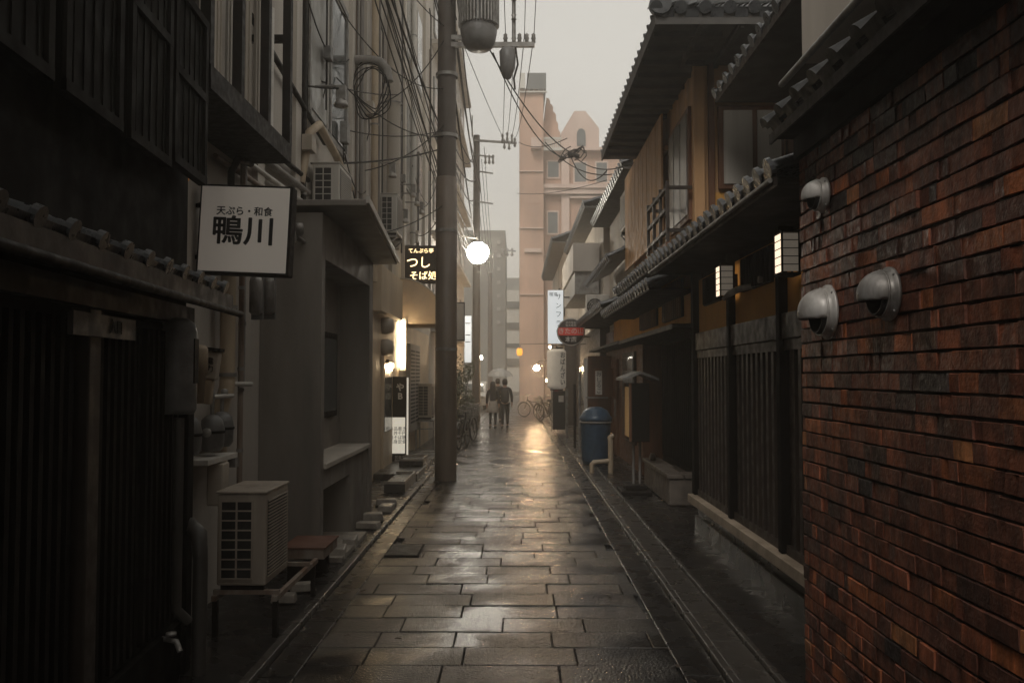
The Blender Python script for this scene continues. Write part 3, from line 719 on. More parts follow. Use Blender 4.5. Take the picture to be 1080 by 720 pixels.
# AC units: builder (faces street to -x or +x). local box then placed
def ac_unit(label, x0, x1, y0, y1, z0, z1, street=-1, m='beige_metal', fan=True, group=None, bracket=None, cols=2, rows=8):
    # street=+1: the street lies to +x (unit on the left side)
    t = thing('air_conditioner_unit', label, 'air conditioner', ((x0+x1)/2, (y0+y1)/2, z0), group or 'outdoor air conditioner units along the alley')
    box('casing', m, t, x0, x1, y0 + .012, y1, z0, z1, .012)
    box('lid', m, t, x0 - .008, x1 + .008, y0, y1 + .006, z1, z1 + .018, .006)
    # end face: condenser grid
    xa, xb = x0 + .03, x1 - .09 if street > 0 else x1 - .03
    if street < 0: xa = x0 + .09
    g = box('coil', 'grille_dark', t, xa, xb, y0 + .004, y0 + .0115, z0 + .05, z1 - .05)
    b = MB()
    for k in range(cols + 1):
        xx = xa + (xb - xa) * k / cols; b.box(xx - .006, xx + .006, y0 - .004, y0 + .004, z0 + .045, z1 - .045)
    for k in range(rows + 1):
        zz = z0 + .05 + (z1 - z0 - .1) * k / rows; b.box(xa, xb, y0 - .003, y0 + .0035, zz - .005, zz + .005)
    b.build('grid', m, g)
    xs = x1 if street > 0 else x0; sg = street
    b = MB(); n = int((z1 - z0 - .12) / .022)
    ya, yb = y0 + .06, y1 - .05
    lp = MB(); lp.box(xs, xs + sg * .003, ya, yb, z0 + .05, z1 - .05); g2 = lp.build('vent_back', 'grille_dark', t)
    for k in range(n + 1):
        zz = z0 + .055 + (z1 - z0 - .11) * k / n; b.box(xs + sg*.003, xs + sg*.012, ya, yb, zz - .005, zz + .004)
    b.build('louvres', m, g2)
    for yy in (y0 + .06, y1 - .06): box('foot', 'black_metal', t, x0 + .02, x1 - .02, yy - .02, yy + .02, z0 - .035, z0)
    if bracket:
        b = MB(); wx = bracket
        for yy in (y0 + .06, y1 - .06):
            b.bar((wx, yy, z0 - .05), (x1 if street > 0 else x0, yy, z0 - .05), .03)
            b.bar((wx, yy, z0 - .4), (x1 if street > 0 else x0, yy, z0 - .06), .025)
        b.build('bracket', 'galv', t)
    return t
def ac_front(label, cx, y, z, wd=.75, h=.56):
    # unit whose fan side faces the camera
    t = thing('air_conditioner_unit', label, 'air conditioner', (cx, y, z), 'outdoor air conditioner units along the alley')
    box('casing', 'white_metal', t, cx - wd/2, cx + wd/2, y, y + .28, z, z + h, .015)
    mt = Matrix.Rotation(PI/2, 3, 'X'); c = (cx - .08, y, z + h/2)
    b = MB(); b.lathe([(0, .003), (.22, .003), (.22, .0), (0, 0)], c, 28, mt); g = b.build('fan_opening', 'grille_dark', t)
    b = MB()
    for r_ in (.06, .11, .16, .215): b.tube([(c[0] + r_*math.cos(a), y - .012, c[2] + r_*math.sin(a)) for a in [2*PI*k/24 for k in range(25)]], .005, 5, False)
    for k in range(8): b.bar((c[0], y - .012, c[2]), (c[0] + .22*math.cos(PI*k/4), y - .012, c[2] + .22*math.sin(PI*k/4)), .006)
    b.build('fan_guard', 'white_metal', g)
    for xx in (cx - wd/2 + .1, cx + wd/2 - .1): box('foot', 'black_metal', t, xx - .03, xx + .03, y, y + .28, z - .04, z)
p = W(625, 340, 23.5); ac_front('white air conditioner with round fan above the round red sign', p.x, 21.9, p.z + .0, .6, .62)
p = W(659, 250, 17.4); ac_unit('pale box unit high on the wall beside the plank screen', p.x - .15, p.x + .15, 16.1, 16.9, p.z, p.z + .68, -1, 'white_metal', bracket=2.38)

# pink tower building
pb = thing('tower_building', 'pink brick clad tower block with dark topped lift shaft and arched turret', 'building', (5, 66, 0))
d_ = 60; pt = lambda px, py, dd=d_: W(px, py, dd)
def pbox(n, m, px0, py0, px1, py1, ya, yb, par=pb, bev=0, d0=None):
    a = W(px0, py0, d0 or ya); b_ = W(px1, py1, d0 or ya); return box(n, m, par, a.x, b_.x, ya, yb, b_.z, a.z, bev)
x0 = W(548, 300, 60).x; x1 = W(572, 300, 60).x
zt = W(0, 95, 60).z
box('lift_shaft', 'pink_wall', pb, x0, x1 + .1, 60, 66, -.03, zt)
pbox('shaft_cap', 'slate_grey', 556, 77, 576, 94, 59.7, 66); pbox('cap_sign', 'far_white', 548, 77, 554, 93, 59.6, 66)
b = MB(); b.bar(W(547, 97, 59.8), W(577, 97, 59.8), .1)
for px in range(548, 578, 5): b.bar(W(px, 97, 59.8), W(px, 93, 59.8), .06)
b.build('rooftop_rail', 'far_white', pb)
zm = W(0, 157, 61).z
xm0 = W(572, 0, 61).x + .12
box('main_block', 'pink_wall', pb, xm0, 16, 61, 75, -.03, zm)
# turret
tx0, tx1 = W(591, 0, 61.5).x, W(631, 0, 61.5).x; tz0, tz1, tz2 = W(0, 157, 61.5).z, W(0, 137, 61.5).z, W(0, 119, 61.5).z
tc_ = (tx0 + tx1) / 2; b = MB(); b.prism([(tx0, tz0), (tx1, tz0), (tx1, tz1), (tc_ + .4, tz2), (tc_ - .4, tz2), (tx0, tz1 - .4)], 61.3, 65); b.build('turret', 'pink_trim', pb)
def arch(b, cx, z0, z1, wd, y, dp):
    r = wd/2; poly = [(cx - r, z0), (cx + r, z0)] + [(cx + r*math.cos(PI*k/10), z1 - r + r*1.3*math.sin(PI*k/10)) for k in range(11)]
    b.prism(poly, y, y + dp)
a_ = W(613, 137, 61.2); c_ = W(613, 154, 61.2)
b = MB(); arch(b, a_.x, c_.z, a_.z, .62, 61.2, .09); b.build('arched_window', 'glass_dark', pb)
b = MB()
for pxa, pxb, pyt in ((572, 590, 141), (573, 588, 131), (574, 586, 121), (575, 583, 112), (576, 580, 105)):
    b.prism([(W(pxa, 0, 62).x, W(0, 160, 62).z), (W(pxb, 0, 62).x, W(0, 160, 62).z), (W(pxb, 0, 62).x, W(0, pyt + 3, 62).z), (W(pxb - 2, 0, 62).x, W(0, pyt, 62).z), (W(pxa, 0, 62).x, W(0, pyt, 62).z)], 61.9 + (pyt - 105) * -.02, 65)
b.build('stepped_spire', 'pink_wall', pb)
for py in (180, 240, 310): pbox('string_course', 'pink_trim', 547, py, 573, py + 1, 59.86, 59.985, d0=59.9)
for py in (268,): pbox('string_course', 'pink_trim', 573, py, 650, py + 1, 60.9, 60.99, d0=60.9)
pbox('parapet', 'pink_trim', 590, 156, 650, 159, 60.4, 60.98, d0=60.6)
pbox('pilaster', 'pink_trim', 592, 155, 601, 395, 60.7, 61.0)
pbox('cornice', 'pink_trim', 573, 195, 650, 199, 60.3, 60.98, d0=60.6); pbox('cornice', 'pink_trim', 573, 199.5, 650, 205, 60.45, 60.99, d0=60.7)
pbox('cornice', 'pink_trim', 601, 207, 650, 209, 60.6, 60.99, d0=60.7)
pbox('cornice', 'pink_trim', 553, 262, 571, 266, 59.8, 59.99, d0=59.9)
pbox('balcony', 'pink_trim', 560, 146, 571, 157, 59.3, 59.98, d0=59.6)
b = MB()
for px in range(574, 592, 2): b.bar(W(px, 146, 60.3), W(px, 157, 60.3), .08)
b.bar(W(573, 146, 60.3), W(592, 146, 60.3), .14); b.bar(W(573, 157.5, 60.3), W(593, 157.5, 60.3), .2)
b.build('balustrade', 'far_white', pb)
for (a1, b1, a2, b2, dd) in ((578, 171, 589, 187, 60.98), (606, 172, 618, 192, 60.98), (578, 224, 588, 246, 60.98), (607, 242, 618, 258, 60.98), (578, 273, 588, 290, 60.98), (607, 280, 617, 296, 60.98), (629, 172, 640, 192, 60.98), (578, 315, 588, 335, 60.98), (629, 242, 640, 258, 60.98)):
    A = W(a1, b1, dd); B = W(a2, b2, dd)
    f = box('window', 'pink_trim', pb, A.x - .1, B.x + .1, 60.9, 60.985, B.z - .12, A.z + .12)
    box('pane', 'glass_dark', f, A.x, B.x, 60.87, 60.899, B.z, A.z)

# far buildings closing the view
ft = thing('tower_block', 'plain dark grey tower behind the glowing street lamp', 'building', (-3, 74, 0))
A = W(498, 243, 70); B = W(533, 400, 70)
box('tower_wall', 'far_grey', ft, A.x - 2, B.x, 70, 80, -.03, A.z)
b = MB()
for k in range(7):
    p_ = W(526, 255 + 14 * k, 69.9); b.box(p_.x - .14, p_.x + .14, 69.85, 69.99, p_.z - .2, p_.z + .1)
b.build('window_strip', 'glass_pale', ft)
fw = thing('office_block', 'pale office block with dark window bands closing the end of the street', 'building', (-1, 100, 0))
A = W(505, 306, 95); B = W(560, 420, 95); box('office_wall', 'far_white', fw, A.x - 12, B.x + 2, 95, 105, -.03, A.z)
for k, (ya, yb) in enumerate(((318, 325), (340, 347), (362, 366), (378, 386))):
    a = W(515, ya, 94.9); c = W(560, yb, 94.9); box('window_band', 'glass_dark', fw, a.x, c.x, 94.85, 94.99, c.z, a.z)
fr = thing('rooftop_house', 'grey low building with small rooftop hut beside the pink tower', 'building', (-1, 112, 0))
A = W(523, 293, 110); B = W(549, 330, 110); box('grey_wall', 'far_grey', fr, A.x, B.x + 1, 110, 118, -.03, A.z)
A2 = W(523, 287, 110); box('hut', 'far_grey', fr, A2.x, A2.x + .8, 110, 112, A.z, A2.z)

# ================================================================== LEFT SIDE
# --- black wooden townhouse: facade turns slightly, built about its own axes
lh = thing('dark_townhouse', 'near black wooden townhouse with tiled pent roof filling the left edge', 'house', (-3, 0, 0))
LY = 5.45  # far corner
def lx(y, off=0): return -2.12 + (LY - y) * .075 + off   # facade line: nearer the street close to the camera
def lbox(b, y0, y1, o0, o1, z0, z1):
    # a box following the slanted facade; o measured toward the street (+)
    v = [(lx(y0, o0), y0, z0), (lx(y0, o1), y0, z0), (lx(y1, o1), y1, z0), (lx(y1, o0), y1, z0),
         (lx(y0, o0), y0, z1), (lx(y0, o1), y0, z1), (lx(y1, o1), y1, z1), (lx(y1, o0), y1, z1)]
    b.add(v, [(3,2,1,0),(4,5,6,7),(0,1,5,4),(1,2,6,5),(2,3,7,6),(3,0,4,7)]); return b
def lpart(n, m, *a, bev=0): return lbox(MB(), *a).build(n, m, lh, bev)
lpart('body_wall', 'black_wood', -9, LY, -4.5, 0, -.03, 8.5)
lpart('base_board', 'black_wood', -9, LY, .0, .06, .03, .35)
for yy, wd, m_ in ((1.9, .12, 'black_wood'), (3.86, .13, 'dark_wood'), (5.3, .12, 'black_wood')):
    lpart('post', m_, yy - wd/2, yy + wd/2, .0, .09, .03, 2.15, bev=.008)
lpart('lintel', 'dark_wood', -9, 5.4, .0, .07, 2.16, 2.27)
for y0, y1 in ((2.0, 2.8), (2.85, 3.78), (3.94, 4.5), (4.55, 5.2)):
    b = MB(); lbox(b, y0, y1, .0, .03, .36, 2.14); y = y0 + .05
    while y < y1 - .05: lbox(b, y, y + .035, .031, .06, .4, 2.1); y += .085
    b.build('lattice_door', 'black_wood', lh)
# pent roof
U = Vector((-.075, 1, 0)).normalized(); Nn = Vector((-1, -.075, 0)).normalized()
b = MB(); lbox(b, -3, 5.6, .0, .24, 2.31, 2.34); b.build('soffit', 'black_wood', lh)
b = MB(); lbox(b, -3, 5.61, .241, .26, 2.28, 2.37); b.build('fascia', 'dark_wood', lh)
tiled(lh, (lx(-3, .25), -3, 2.375), U, Nn, 8.4, .25, .10, pitch=.27, r=.038)
b = MB(); b.tube([(lx(-3, .30), -3, 2.27), (lx(5.65, .30), 5.65, 2.25)], .022, 8); b.build('gutter', 'black_metal', lh)
# upper floor panels and ledges
for i, (y0, y1, z0, z1) in enumerate(((4.75, 5.38, 3.05, 4.1), (4.1, 4.7, 3.0, 4.35), (3.4, 4.0, 3.0, 4.5), (2.6, 3.3, 3.0, 4.6), (1.8, 2.5, 3.0, 4.7))):
    b = MB(); lbox(b, y0, y1, .09, .12, z0, z1); 
    for zz in (z0, (z0+z1)/2, z1 - .05): lbox(b, y0, y1, .121, .145, zz, zz + .05)
    for yy in (y0, y1 - .05): lbox(b, yy, yy + .05, .1215, .143, z0, z1)
    yy = y0 + .1
    while yy < y1 - .06: lbox(b, yy, yy + .012, .1205, .128, z0, z1); yy += .1
    b.build('shutter_panel', 'black_wood', lh)
lpart('ledge', 'black_wood', -3, 5.42, .0, .2, 4.75, 4.85)
lpart('pale_panel', 'pale_wall', 4.55, 4.85, .03, .08, 4.95, 5.9)
lpart('upper_window', 'glass_dark', 4.95, 5.4, .03, .07, 4.95, 5.9)
lpart('window_post', 'dark_wood', 5.38, 5.46, .0, .05, 3.9, 8.4)
# small plaque under lintel
a_ = W(85, 325, 3.6)
t = thing('name_plaque', 'faint grey board with two dark characters under the dark tiled eave', 'sign', (lx(3.9, .1), 3.9, 2.0))
b = MB(); lbox(b, 3.55, 4.25, .10, .125, 2.02, 2.12); b.build('plaque_board', 'pipe_dark', t)
text('lettering', '入口', .075, (lx(4.0, .128), 4.0, 2.07), (-.075, 1, 0), (0, 0, 1), 'ink', t)
# amber window light at the back of dark house
t = thing('amber_lamp', 'small dim amber lamp under a dark curved hood above the white sign', 'lamp', tuple(W(194, 190, 5.6)))
c = W(193, 183, 5.62); MB().box(c.x - .03, c.x + .03, 5.6, 5.66, c.z - .045, c.z + .05).build('amber_glass', 'ember_glow', t, .01)
MB().tube([(c.x - .12, 5.66, c.z + .10), (c.x - .03, 5.66, c.z + .15), (c.x + .07, 5.66, c.z + .13), (c.x + .13, 5.66, c.z + .05), (c.x + .12, 5.66, c.z + .0)], .018, 8).build('hood_pipe', 'galv', t)

# --- grey concrete building
WX = -2.48
cb = thing('concrete_building', 'grey concrete building with porch behind the white sign', 'building', (-4.5, 10, 0))
box('body_wall', 'concrete', cb, -7, WX, 5.5, 14.5, -.03, 13)
# vertical pilasters and joints give relief
for yy in (7.9, 9.25, 12.4, 13.6):
    box('pilaster', 'concrete', cb, WX, WX + .06, yy, yy + .22, 3.6, 13)
wd_ = box('window', 'black_metal', cb, WX, WX + .03, 9.85, 12.1, 4.95, 6.95)
box('pane', 'glass_pale', wd_, WX + .031, WX + .04, 9.93, 10.95, 5.03, 6.87); box('pane', 'glass_dark', wd_, WX + .031, WX + .04, 11.02, 12.02, 5.03, 6.87)
b = MB(); b.box(WX + .041, WX + .065, 9.85, 9.93, 4.95, 6.95); b.box(WX + .041, WX + .065, 12.02, 12.1, 4.95, 6.95); b.box(WX + .041, WX + .065, 10.95, 11.02, 4.95, 6.95); b.box(WX + .041, WX + .08, 9.85, 12.1, 4.87, 4.949); b.box(WX + .041, WX + .065, 9.85, 12.1, 6.951, 7.03)
b.build('sash', 'galv', wd_)
wd_ = box('window', 'black_metal', cb, WX, WX + .03, 9.85, 12.1, 8.2, 10.2); box('pane', 'glass_pale', wd_, WX + .031, WX + .04, 9.95, 12.0, 8.3, 10.1)
# porch
PX = -1.88
po = MB(); po.box(WX, PX, 8.2, 8.34, .0, 3.42); po.box(WX, -2.25, 8.341, 11.1, .0, 3.42)
po.box(WX + .0, PX, 10.86, 11.12, .0, 3.42)
po.box(-2.249, PX, 8.341, 10.859, 2.98, 3.42)
po.box(-2.249, PX - .02, 9.75, 10.859, .0, .93); po.box(-2.249, PX - .02, 8.341, 9.749, .72, .93)
po.build('porch_wall', 'grey_wall', cb, .006)
b = MB(); b.box(-2.249, PX + .03, 8.345, 10.855, .931, .985); b.build('porch_ledge', 'tan_wall', cb, .008)
b = MB(); b.add([(WX, 8.12, 3.47), (-1.44, 8.12, 3.47), (-1.58, 11.2, 3.30), (WX, 11.2, 3.30), (WX, 8.12, 3.53), (-1.44, 8.12, 3.53), (-1.58, 11.2, 3.36), (WX, 11.2, 3.36)],
      [(3,2,1,0),(4,5,6,7),(0,1,5,4),(1,2,6,5),(2,3,7,6),(3,0,4,7)]); b.build('porch_canopy', 'grey_wall', cb, .008)
b = MB(); b.bar((-1.43, 8.12, 3.53), (-1.57, 11.25, 3.36), .03, .07); b.build('canopy_edge', 'white_metal', cb)
pw = box('porch_window', 'black_metal', cb, -2.249, -2.22, 8.75, 10.55, 1.35, 2.35); box('pane', 'glass_dark', pw, -2.219, -2.212, 8.82, 10.48, 1.42, 2.28)
box('niche_floor', 'pale_stone', cb, -2.24, -1.70, 8.36, 9.74, .0, .075)

# bay window frame
bw = thing('bay_window', 'dark framed projecting bay window with pale blinds above the dark tiled roof', 'bay window', (-2.2, 6.5, 3.4))
BX = -2.0
A = .055
def fbar(b, p, q, w_=.07): b.bar(p, q, w_)
zb = 3.88
box('base_frame', 'black_metal', bw, WX + .0, BX, 5.5, 7.5, zb - .16, zb)
for yy in (5.52, 6.15, 6.82, 7.47):
    MB().bar((BX - .035, yy, zb), (BX - .035, yy, 6.6), .07).build('mullion', 'black_metal', bw)
b = MB(); b.bar((WX, 7.47, zb + .95), (BX - .07, 7.47, zb + .95), .06); b.bar((BX - .035, 5.5, 6.6), (BX - .035, 7.5, 6.6), .07); b.bar((WX, 7.47, 6.6), (BX, 7.47, 6.6), .07); b.build('top_rail', 'black_metal', bw)
for y0, y1, m_ in ((5.58, 5.85, 'curtain'), (5.88, 6.08, 'tan_wall'), (6.22, 6.42, 'curtain'), (6.46, 6.74, 'tan_wall'), (6.9, 7.12, 'tan_wall')):
    b = MB()
    n = 6
    for k in range(n):
        ya = y0 + (y1 - y0) * k / n; yb = y0 + (y1 - y0) * (k + 1) / n
        b.box(-2.16 + (k % 2) * .012, -2.14 + (k % 2) * .012, ya, yb, zb + .02, 6.5)
    b.build('blind', m_, bw)
b = MB(); b.tube([(-2.13, 7.22, zb + .02), (-2.13, 7.22, 5.0)], .045, 8); b.build('white_roll', 'white_paint', bw)
b = MB(); b.box(BX - .20, BX - .08, 5.55, 7.42, zb + .0, zb + .03); b.build('track', 'galv', bw)

# white sign
Rm = Matrix.Rotation(math.radians(2.6), 3, 'Y') 
sc0 = W(257, 242, 6.45); t = thing('hanging_sign', 'square white restaurant sign with bold black characters hung over the alley', 'sign', tuple(sc0))
def sl(x, y, z): return sc0 + Rm @ Vector((x, y, z))
m4 = Matrix.Translation(sc0) @ Rm.to_4x4() @ Matrix.Rotation(math.radians(-3), 4, 'Z')
hw, hh_ = .342, .325
MB().box(-hw - .018, hw + .018, .006, .13, -hh_ - .022, hh_ + .018, m4).build('case', 'black_metal', t, .01)
MB().box(-hw, hw, -.002, .0055, -hh_, hh_, m4).build('face', 'sign_white_glow', t, .004)
rt = m4.to_3x3() @ Vector((1, 0, 0)); upv = m4.to_3x3() @ Vector((0, 0, 1))
text('small_lettering', '天ぷら・和食', .073, m4 @ Vector((.0, -.006, .135)), rt, upv, 'ink', t, heavy=.0008)
text('large_lettering', '鴨川', .232, m4 @ Vector((.0, -.006, -.025)), rt, upv, 'ink', t, heavy=.0042, sx=1.08)
b = MB(); b.bar(m4 @ Vector((hw, .06, .15)), (PX - .30, 6.6, sc0.z + .18), .03); b.bar(m4 @ Vector((-hw, .07, .2)), (WX, 6.55, sc0.z + .2), .03); b.bar(m4 @ Vector((-hw, .07, -.2)), (WX, 6.55, sc0.z - .2), .03); b.build('bracket', 'black_metal', t)
# porch side spotlights
p = W(316, 248, 8.05)
t = thing('spotlight', 'small twin spotlight fixed on the grey porch wall beside the white sign', 'spotlight', (p.x, 8.2, p.z))
MB().tube([(p.x, 8.2, p.z - .04), (p.x, 8.1, p.z - .04), (p.x - .03, 8.02, p.z - .02)], .025, 8).build('arm', 'galv', t)
for dx, dz, m_ in ((.01, .05, 'steel'), (-.06, -.02, 'bright_steel')):
    MB().lathe([(0, -.06), (.035, -.055), (.045, .0), (.04, .05), (0, .055)], (p.x + dx, 8.0, p.z + dz), 14, Matrix.Rotation(.5, 3, 'X')).build('lamp_head', m_, t)

# foreground AC unit and its stand
ac_unit('dirty beige air conditioner standing low beside the grey porch', -2.09, -1.75, 5.97, 6.57, .385, 1.02, 1, 'dirty_metal', cols=2, rows=8)
t = thing('metal_stand', 'rusty angle iron stand under the low beige air conditioner', 'stand', (-1.9, 6.3, 0))
b = MB()
for yy in (6.02, 6.9): b.bar((-2.12, yy, .335), (-1.66, yy, .335), .03)
for xx in (-2.1, -1.68): b.bar((xx, 5.96, .30), (xx, 7.2, .30), .035)
b.build('frame', 'pipe_rust', t)
for xx, yy in ((-2.1, 6.0), (-1.68, 6.0), (-2.1, 7.1), (-1.68, 7.1)):
    MB().bar((xx, yy, .03), (xx, yy, .285), .035).build('leg', 'black_metal', t)
t = thing('red_box', 'dark red metal box lying on the kerb before the porch', 'box', (-1.8, 7.7, .05))
box('box_body', 'pipe_rust', t, -2.05, -1.68, 7.5, 8.05, .24, .33, .008); box('red_lid', 'terracotta', t, -2.06, -1.67, 7.49, 8.06, .331, .345)
for yy in (7.45, 8.0): box('support', 'black_metal', t, -1.98, -1.75, yy - .03, yy + .03, .03, .239)
# loose stones along the kerb
st = [(-1.86, 6.9, .2, .14, .02), (-1.80, 7.25, .22, .12, .3), (-1.78, 8.6, .16, .3, .1), (-1.76, 10.2, .3, .18, -.2), (-1.80, 10.75, .28, .2, .15), (-1.74, 11.5, .2, .26, -.1), (-1.82, 12.0, .3, .2, .2), (-1.76, 9.1, .15, .22, .05)]
for i, (x, y, a, c, r) in enumerate(st):
    b = MB(); mt = Matrix.Translation((x, y, .055)) @ Matrix.Rotation(r, 4, 'Z') @ Matrix.Rotation(random.uniform(-.08, .08), 4, 'X')
    hgt = random.uniform(.04, .09); z_b = .031 - .055
    b.add([mt @ Vector(v) for v in ((-a/2, -c/2, -.02), (a/2, -c/2, -.02), (a/2*.9, c/2, -.02), (-a/2, c/2*.85, -.02), (-a/2*.9, -c/2*.9, hgt), (a/2*.85, -c/2*.9, hgt*.9), (a/2*.8, c/2*.9, hgt), (-a/2*.9, c/2*.75, hgt*.95))],
          [(3,2,1,0),(4,5,6,7),(0,1,5,4),(1,2,6,5),(2,3,7,6),(3,0,4,7)])
    o = b.build('kerb_stone', 'pale_stone', None, .01); tag(o, 'loose pale flat stone lying along the left kerb by the porch', 'stone', 'loose pale stones along the left kerb')

# pipes and meters between dark house and porch
def pipe(name, label, pts, r, m, cat='pipe', clips=None, group='pipes and cables on the left walls'):
    t = thing(name, label, cat, pts[0], group)
    MB().tube(pts, r, 10).build('pipe_run', m, t)
    if clips:
        for z in clips:
            x, y = pts[0][0], pts[0][1]
            MB().lathe([(r*1.25, -.015), (r*1.25, .015)], (x, y, z), 12).build('clip', 'galv', t)
    return t
def wx(px, d): return W(px, 360, d).x
pipe('drain_pipe', 'thick cream drain pipe between the gas meters and the porch wall', [(-2.36, 6.95, 3.1), (-2.36, 6.95, 1.75), (-2.40, 6.9, 1.55), (-2.40, 6.9, 1.0)], .062, 'pipe_cream', clips=(1.85, 2.4))
pipe('conduit', 'thin rusty brown pipe running down just left of the porch', [(-2.38, 7.35, 4.2), (-2.38, 7.35, .1)], .024, 'pipe_rust', clips=(1.2, 1.9, 2.6))
pipe('conduit', 'grey service pipe behind the thin rusty one', [(-2.42, 7.5, 4.4), (-2.42, 7.5, 1.9), (-2.36, 7.3, 1.72)], .028, 'pipe_grey', clips=(2.3, 3.0))
pipe('conduit', 'black conduit bending at the top of the wall behind the white sign', [(-2.40, 7.1, 2.3), (-2.40, 7.1, 3.55), (-2.38, 7.2, 3.68), (-2.36, 7.5, 3.72)], .03, 'black_metal')
t = thing('conduit', 'white bracket pipe crossing the thin rusty pipe', 'pipe', (-2.4, 7.4, 1.77), 'pipes and cables on the left walls'); MB().tube([(-2.44, 7.2, 1.77), (-2.3, 7.4, 1.77)], .02, 8).build('pipe_run', 'white_metal', t)
# gas meters
for i, (x, y, z, lb) in enumerate(((-2.36, 6.15, 1.42, 'left gas meter of the dark cluster below the cream pipe'), (-2.30, 6.45, 1.42, 'middle gas meter of the dark cluster below the cream pipe'), (-2.33, 6.75, 1.43, 'right gas meter of the dark cluster below the cream pipe'))):
    t = thing('gas_meter', lb, 'meter', (x, y, z - .14), 'dark gas meters in a cluster on the left wall')
    mt = Matrix.Diagonal((1, 1.15, 1))
    MB().lathe([(0, -.15), (.06, -.145), (.085, -.11), (.09, .02), (.075, .09), (.04, .125), (0, .13)], (x, y, z), 18, mt).build('meter_body', 'meter_grey', t)
    MB().lathe([(.093, -.01), (.097, 0), (.093, .01)], (x, y, z), 18, mt).build('seam', 'black_metal', t)
    MB().lathe([(0, -.002), (.035, 0), (.035, .008), (0, .01)], (x, y - .105, z + .0), 14, Matrix.Rotation(PI/2, 3, 'X')).build('dial', 'glass_pale', t)
    MB().tube([(x, y, z + .11), (x, y, z + .25)], .016, 8).build('inlet', 'galv', t)
t = thing('gas_pipework', 'pale valve pipework joining the tops of the gas meters', 'pipework', (-2.33, 6.4, 1.66))
MB().tube([(-2.40, 6.0, 1.68), (-2.30, 6.9, 1.68)], .018, 8).build('manifold', 'white_metal', t)
for yy in (6.2, 6.5, 6.8): MB().lathe([(0, -.04), (.03, -.03), (.03, .03), (0, .04)], (-2.33, yy, 1.70), 10).build('valve', 'galv', t)
t = thing('meter_tray', 'pale stacked metal fittings below the gas meters', 'fitting', (-2.3, 6.4, .95))
b = MB(); b.box(-2.44, -2.2, 6.1, 6.75, 1.20, 1.24); b.build('tray', 'white_metal', t, .005)
b = MB(); b.box(-2.3, -2.18, 6.35, 6.5, .88, 1.19); b.build('fitting_box', 'beige_metal', t, .01); b = MB(); b.box(-2.25, -2.19, 6.66, 6.74, 1.13, 1.2); b.build('clamp', 'steel', t)
# electric meters / cans
t = thing('water_heater', 'rounded dark grey wall tank with a slot at the far corner of the dark house', 'tank', (lx(5.0, .1), 5.0, 1.75))
c = (lx(5.0, .10), 5.0)
b = MB(); b.lathe([(0, 0), (.09, .0), (.105, .03), (.105, .48), (.09, .53), (.05, .56), (0, .565)], (c[0], c[1], 1.62), 20); b.build('tank_body', 'meter_grey', t)
b = MB(); b.box(c[0] + .085, c[0] + .108, c[1] - .03, c[1] + .03, 1.80, 2.06); b.build('slot', 'black_metal', t)
t = thing('meter_can', 'cream cylinder meter hanging beside the rounded dark tank', 'meter', tuple(W(208, 400, 5.9)))
c = W(209, 380, 5.95); b = MB(); b.lathe([(0, .11), (.05, .105), (.066, .08), (.066, -.10), (.05, -.11), (.04, -.3), (0, -.3)], c, 18); b.build('can', 'pipe_cream', t)
t = thing('meter_case', 'pale meter case with small black print right of the cream cylinder', 'meter', tuple(W(223, 400, 6.1)))
c = W(223, 385, 6.1); m4b = Matrix.Translation(c) @ Matrix.Rotation(.12, 4, 'Y')
MB().box(-.045, .05, -.03, .05, -.10, .10, m4b).build('case', 'beige_metal', t, .01); MB().box(-.04, .03, -.02, .04, -.28, -.102, m4b).build('lower_case', 'pipe_cream', t, .01)
MB().box(-.05, .06, -.05, .06, .101, .125, m4b).build('cap', 'black_metal', t)
text('lettering', '電\n力', .055, m4b @ Vector((0, -.034, .0)), (1, 0, 0), (0, 0, 1), 'ink', t)
t = thing('electric_meter', 'clear glass fronted electric meter high on the wall under the white sign', 'meter', tuple(W(270, 340, 7.2)), 'pair of glass fronted electric meters')
for k, (px, py) in enumerate(((270, 312), (283, 312))):
    c = W(px, py, 7.2 + .15*k)
    if k == 1: t = thing('electric_meter', 'second glass fronted electric meter nearest the porch wall under the white sign', 'meter', tuple(c), 'pair of glass fronted electric meters')
    MB().lathe([(0, .16), (.045, .155), (.055, .12), (.055, -.14), (.03, -.16), (0, -.16)], c, 16).build('glass_cover', 'steel', t)
    MB().box(c.x - .05, c.x + .05, c.y + .03, c.y + .07, c.z - .2, c.z + .2).build('back_plate', 'meter_grey', t, .005)
t = thing('downpipe', 'dark downpipe at the foot of the dark house with a pale rounded elbow', 'pipe', (-1.98, 5.35, 0))
c = W(203, 568, 5.25)
MB().tube([(c.x - .10, 5.35, c.z - .0), (c.x - .03, 5.3, c.z + .07), (c.x + .04, 5.25, c.z + .03), (c.x + .05, 5.25, c.z - .12), (c.x + .05, 5.25, .03)], [.05, .052, .05, .045, .045], 12).build('elbow_pipe', 'pipe_dark', t)
t = thing('downpipe', 'thin black downpipe on the corner post of the dark house', 'pipe', (lx(5.0, .12), 5.0, 0)); MB().tube([(lx(5.0, .13), 4.95, 1.6), (lx(5.0, .13), 4.95, .5), (lx(5.0, .18), 5.0, .42)], .03, 8).build('pipe_run', 'pipe_dark', t)
b = MB(); p_ = W(186, 676, 4.9); 
t = thing('garden_tap', 'small metal tap low on the dark house wall', 'tap', tuple(p_)); MB().tube([(p_.x - .1, 4.95, p_.z), (p_.x, 4.9, p_.z), (p_.x + .03, 4.88, p_.z - .05)], .016, 8).build('spout', 'steel', t); MB().lathe([(0, 0), (.03, .005), (.03, .02), (0, .025)], (p_.x - .03, 4.9, p_.z + .03), 10).build('handle', 'steel', t)

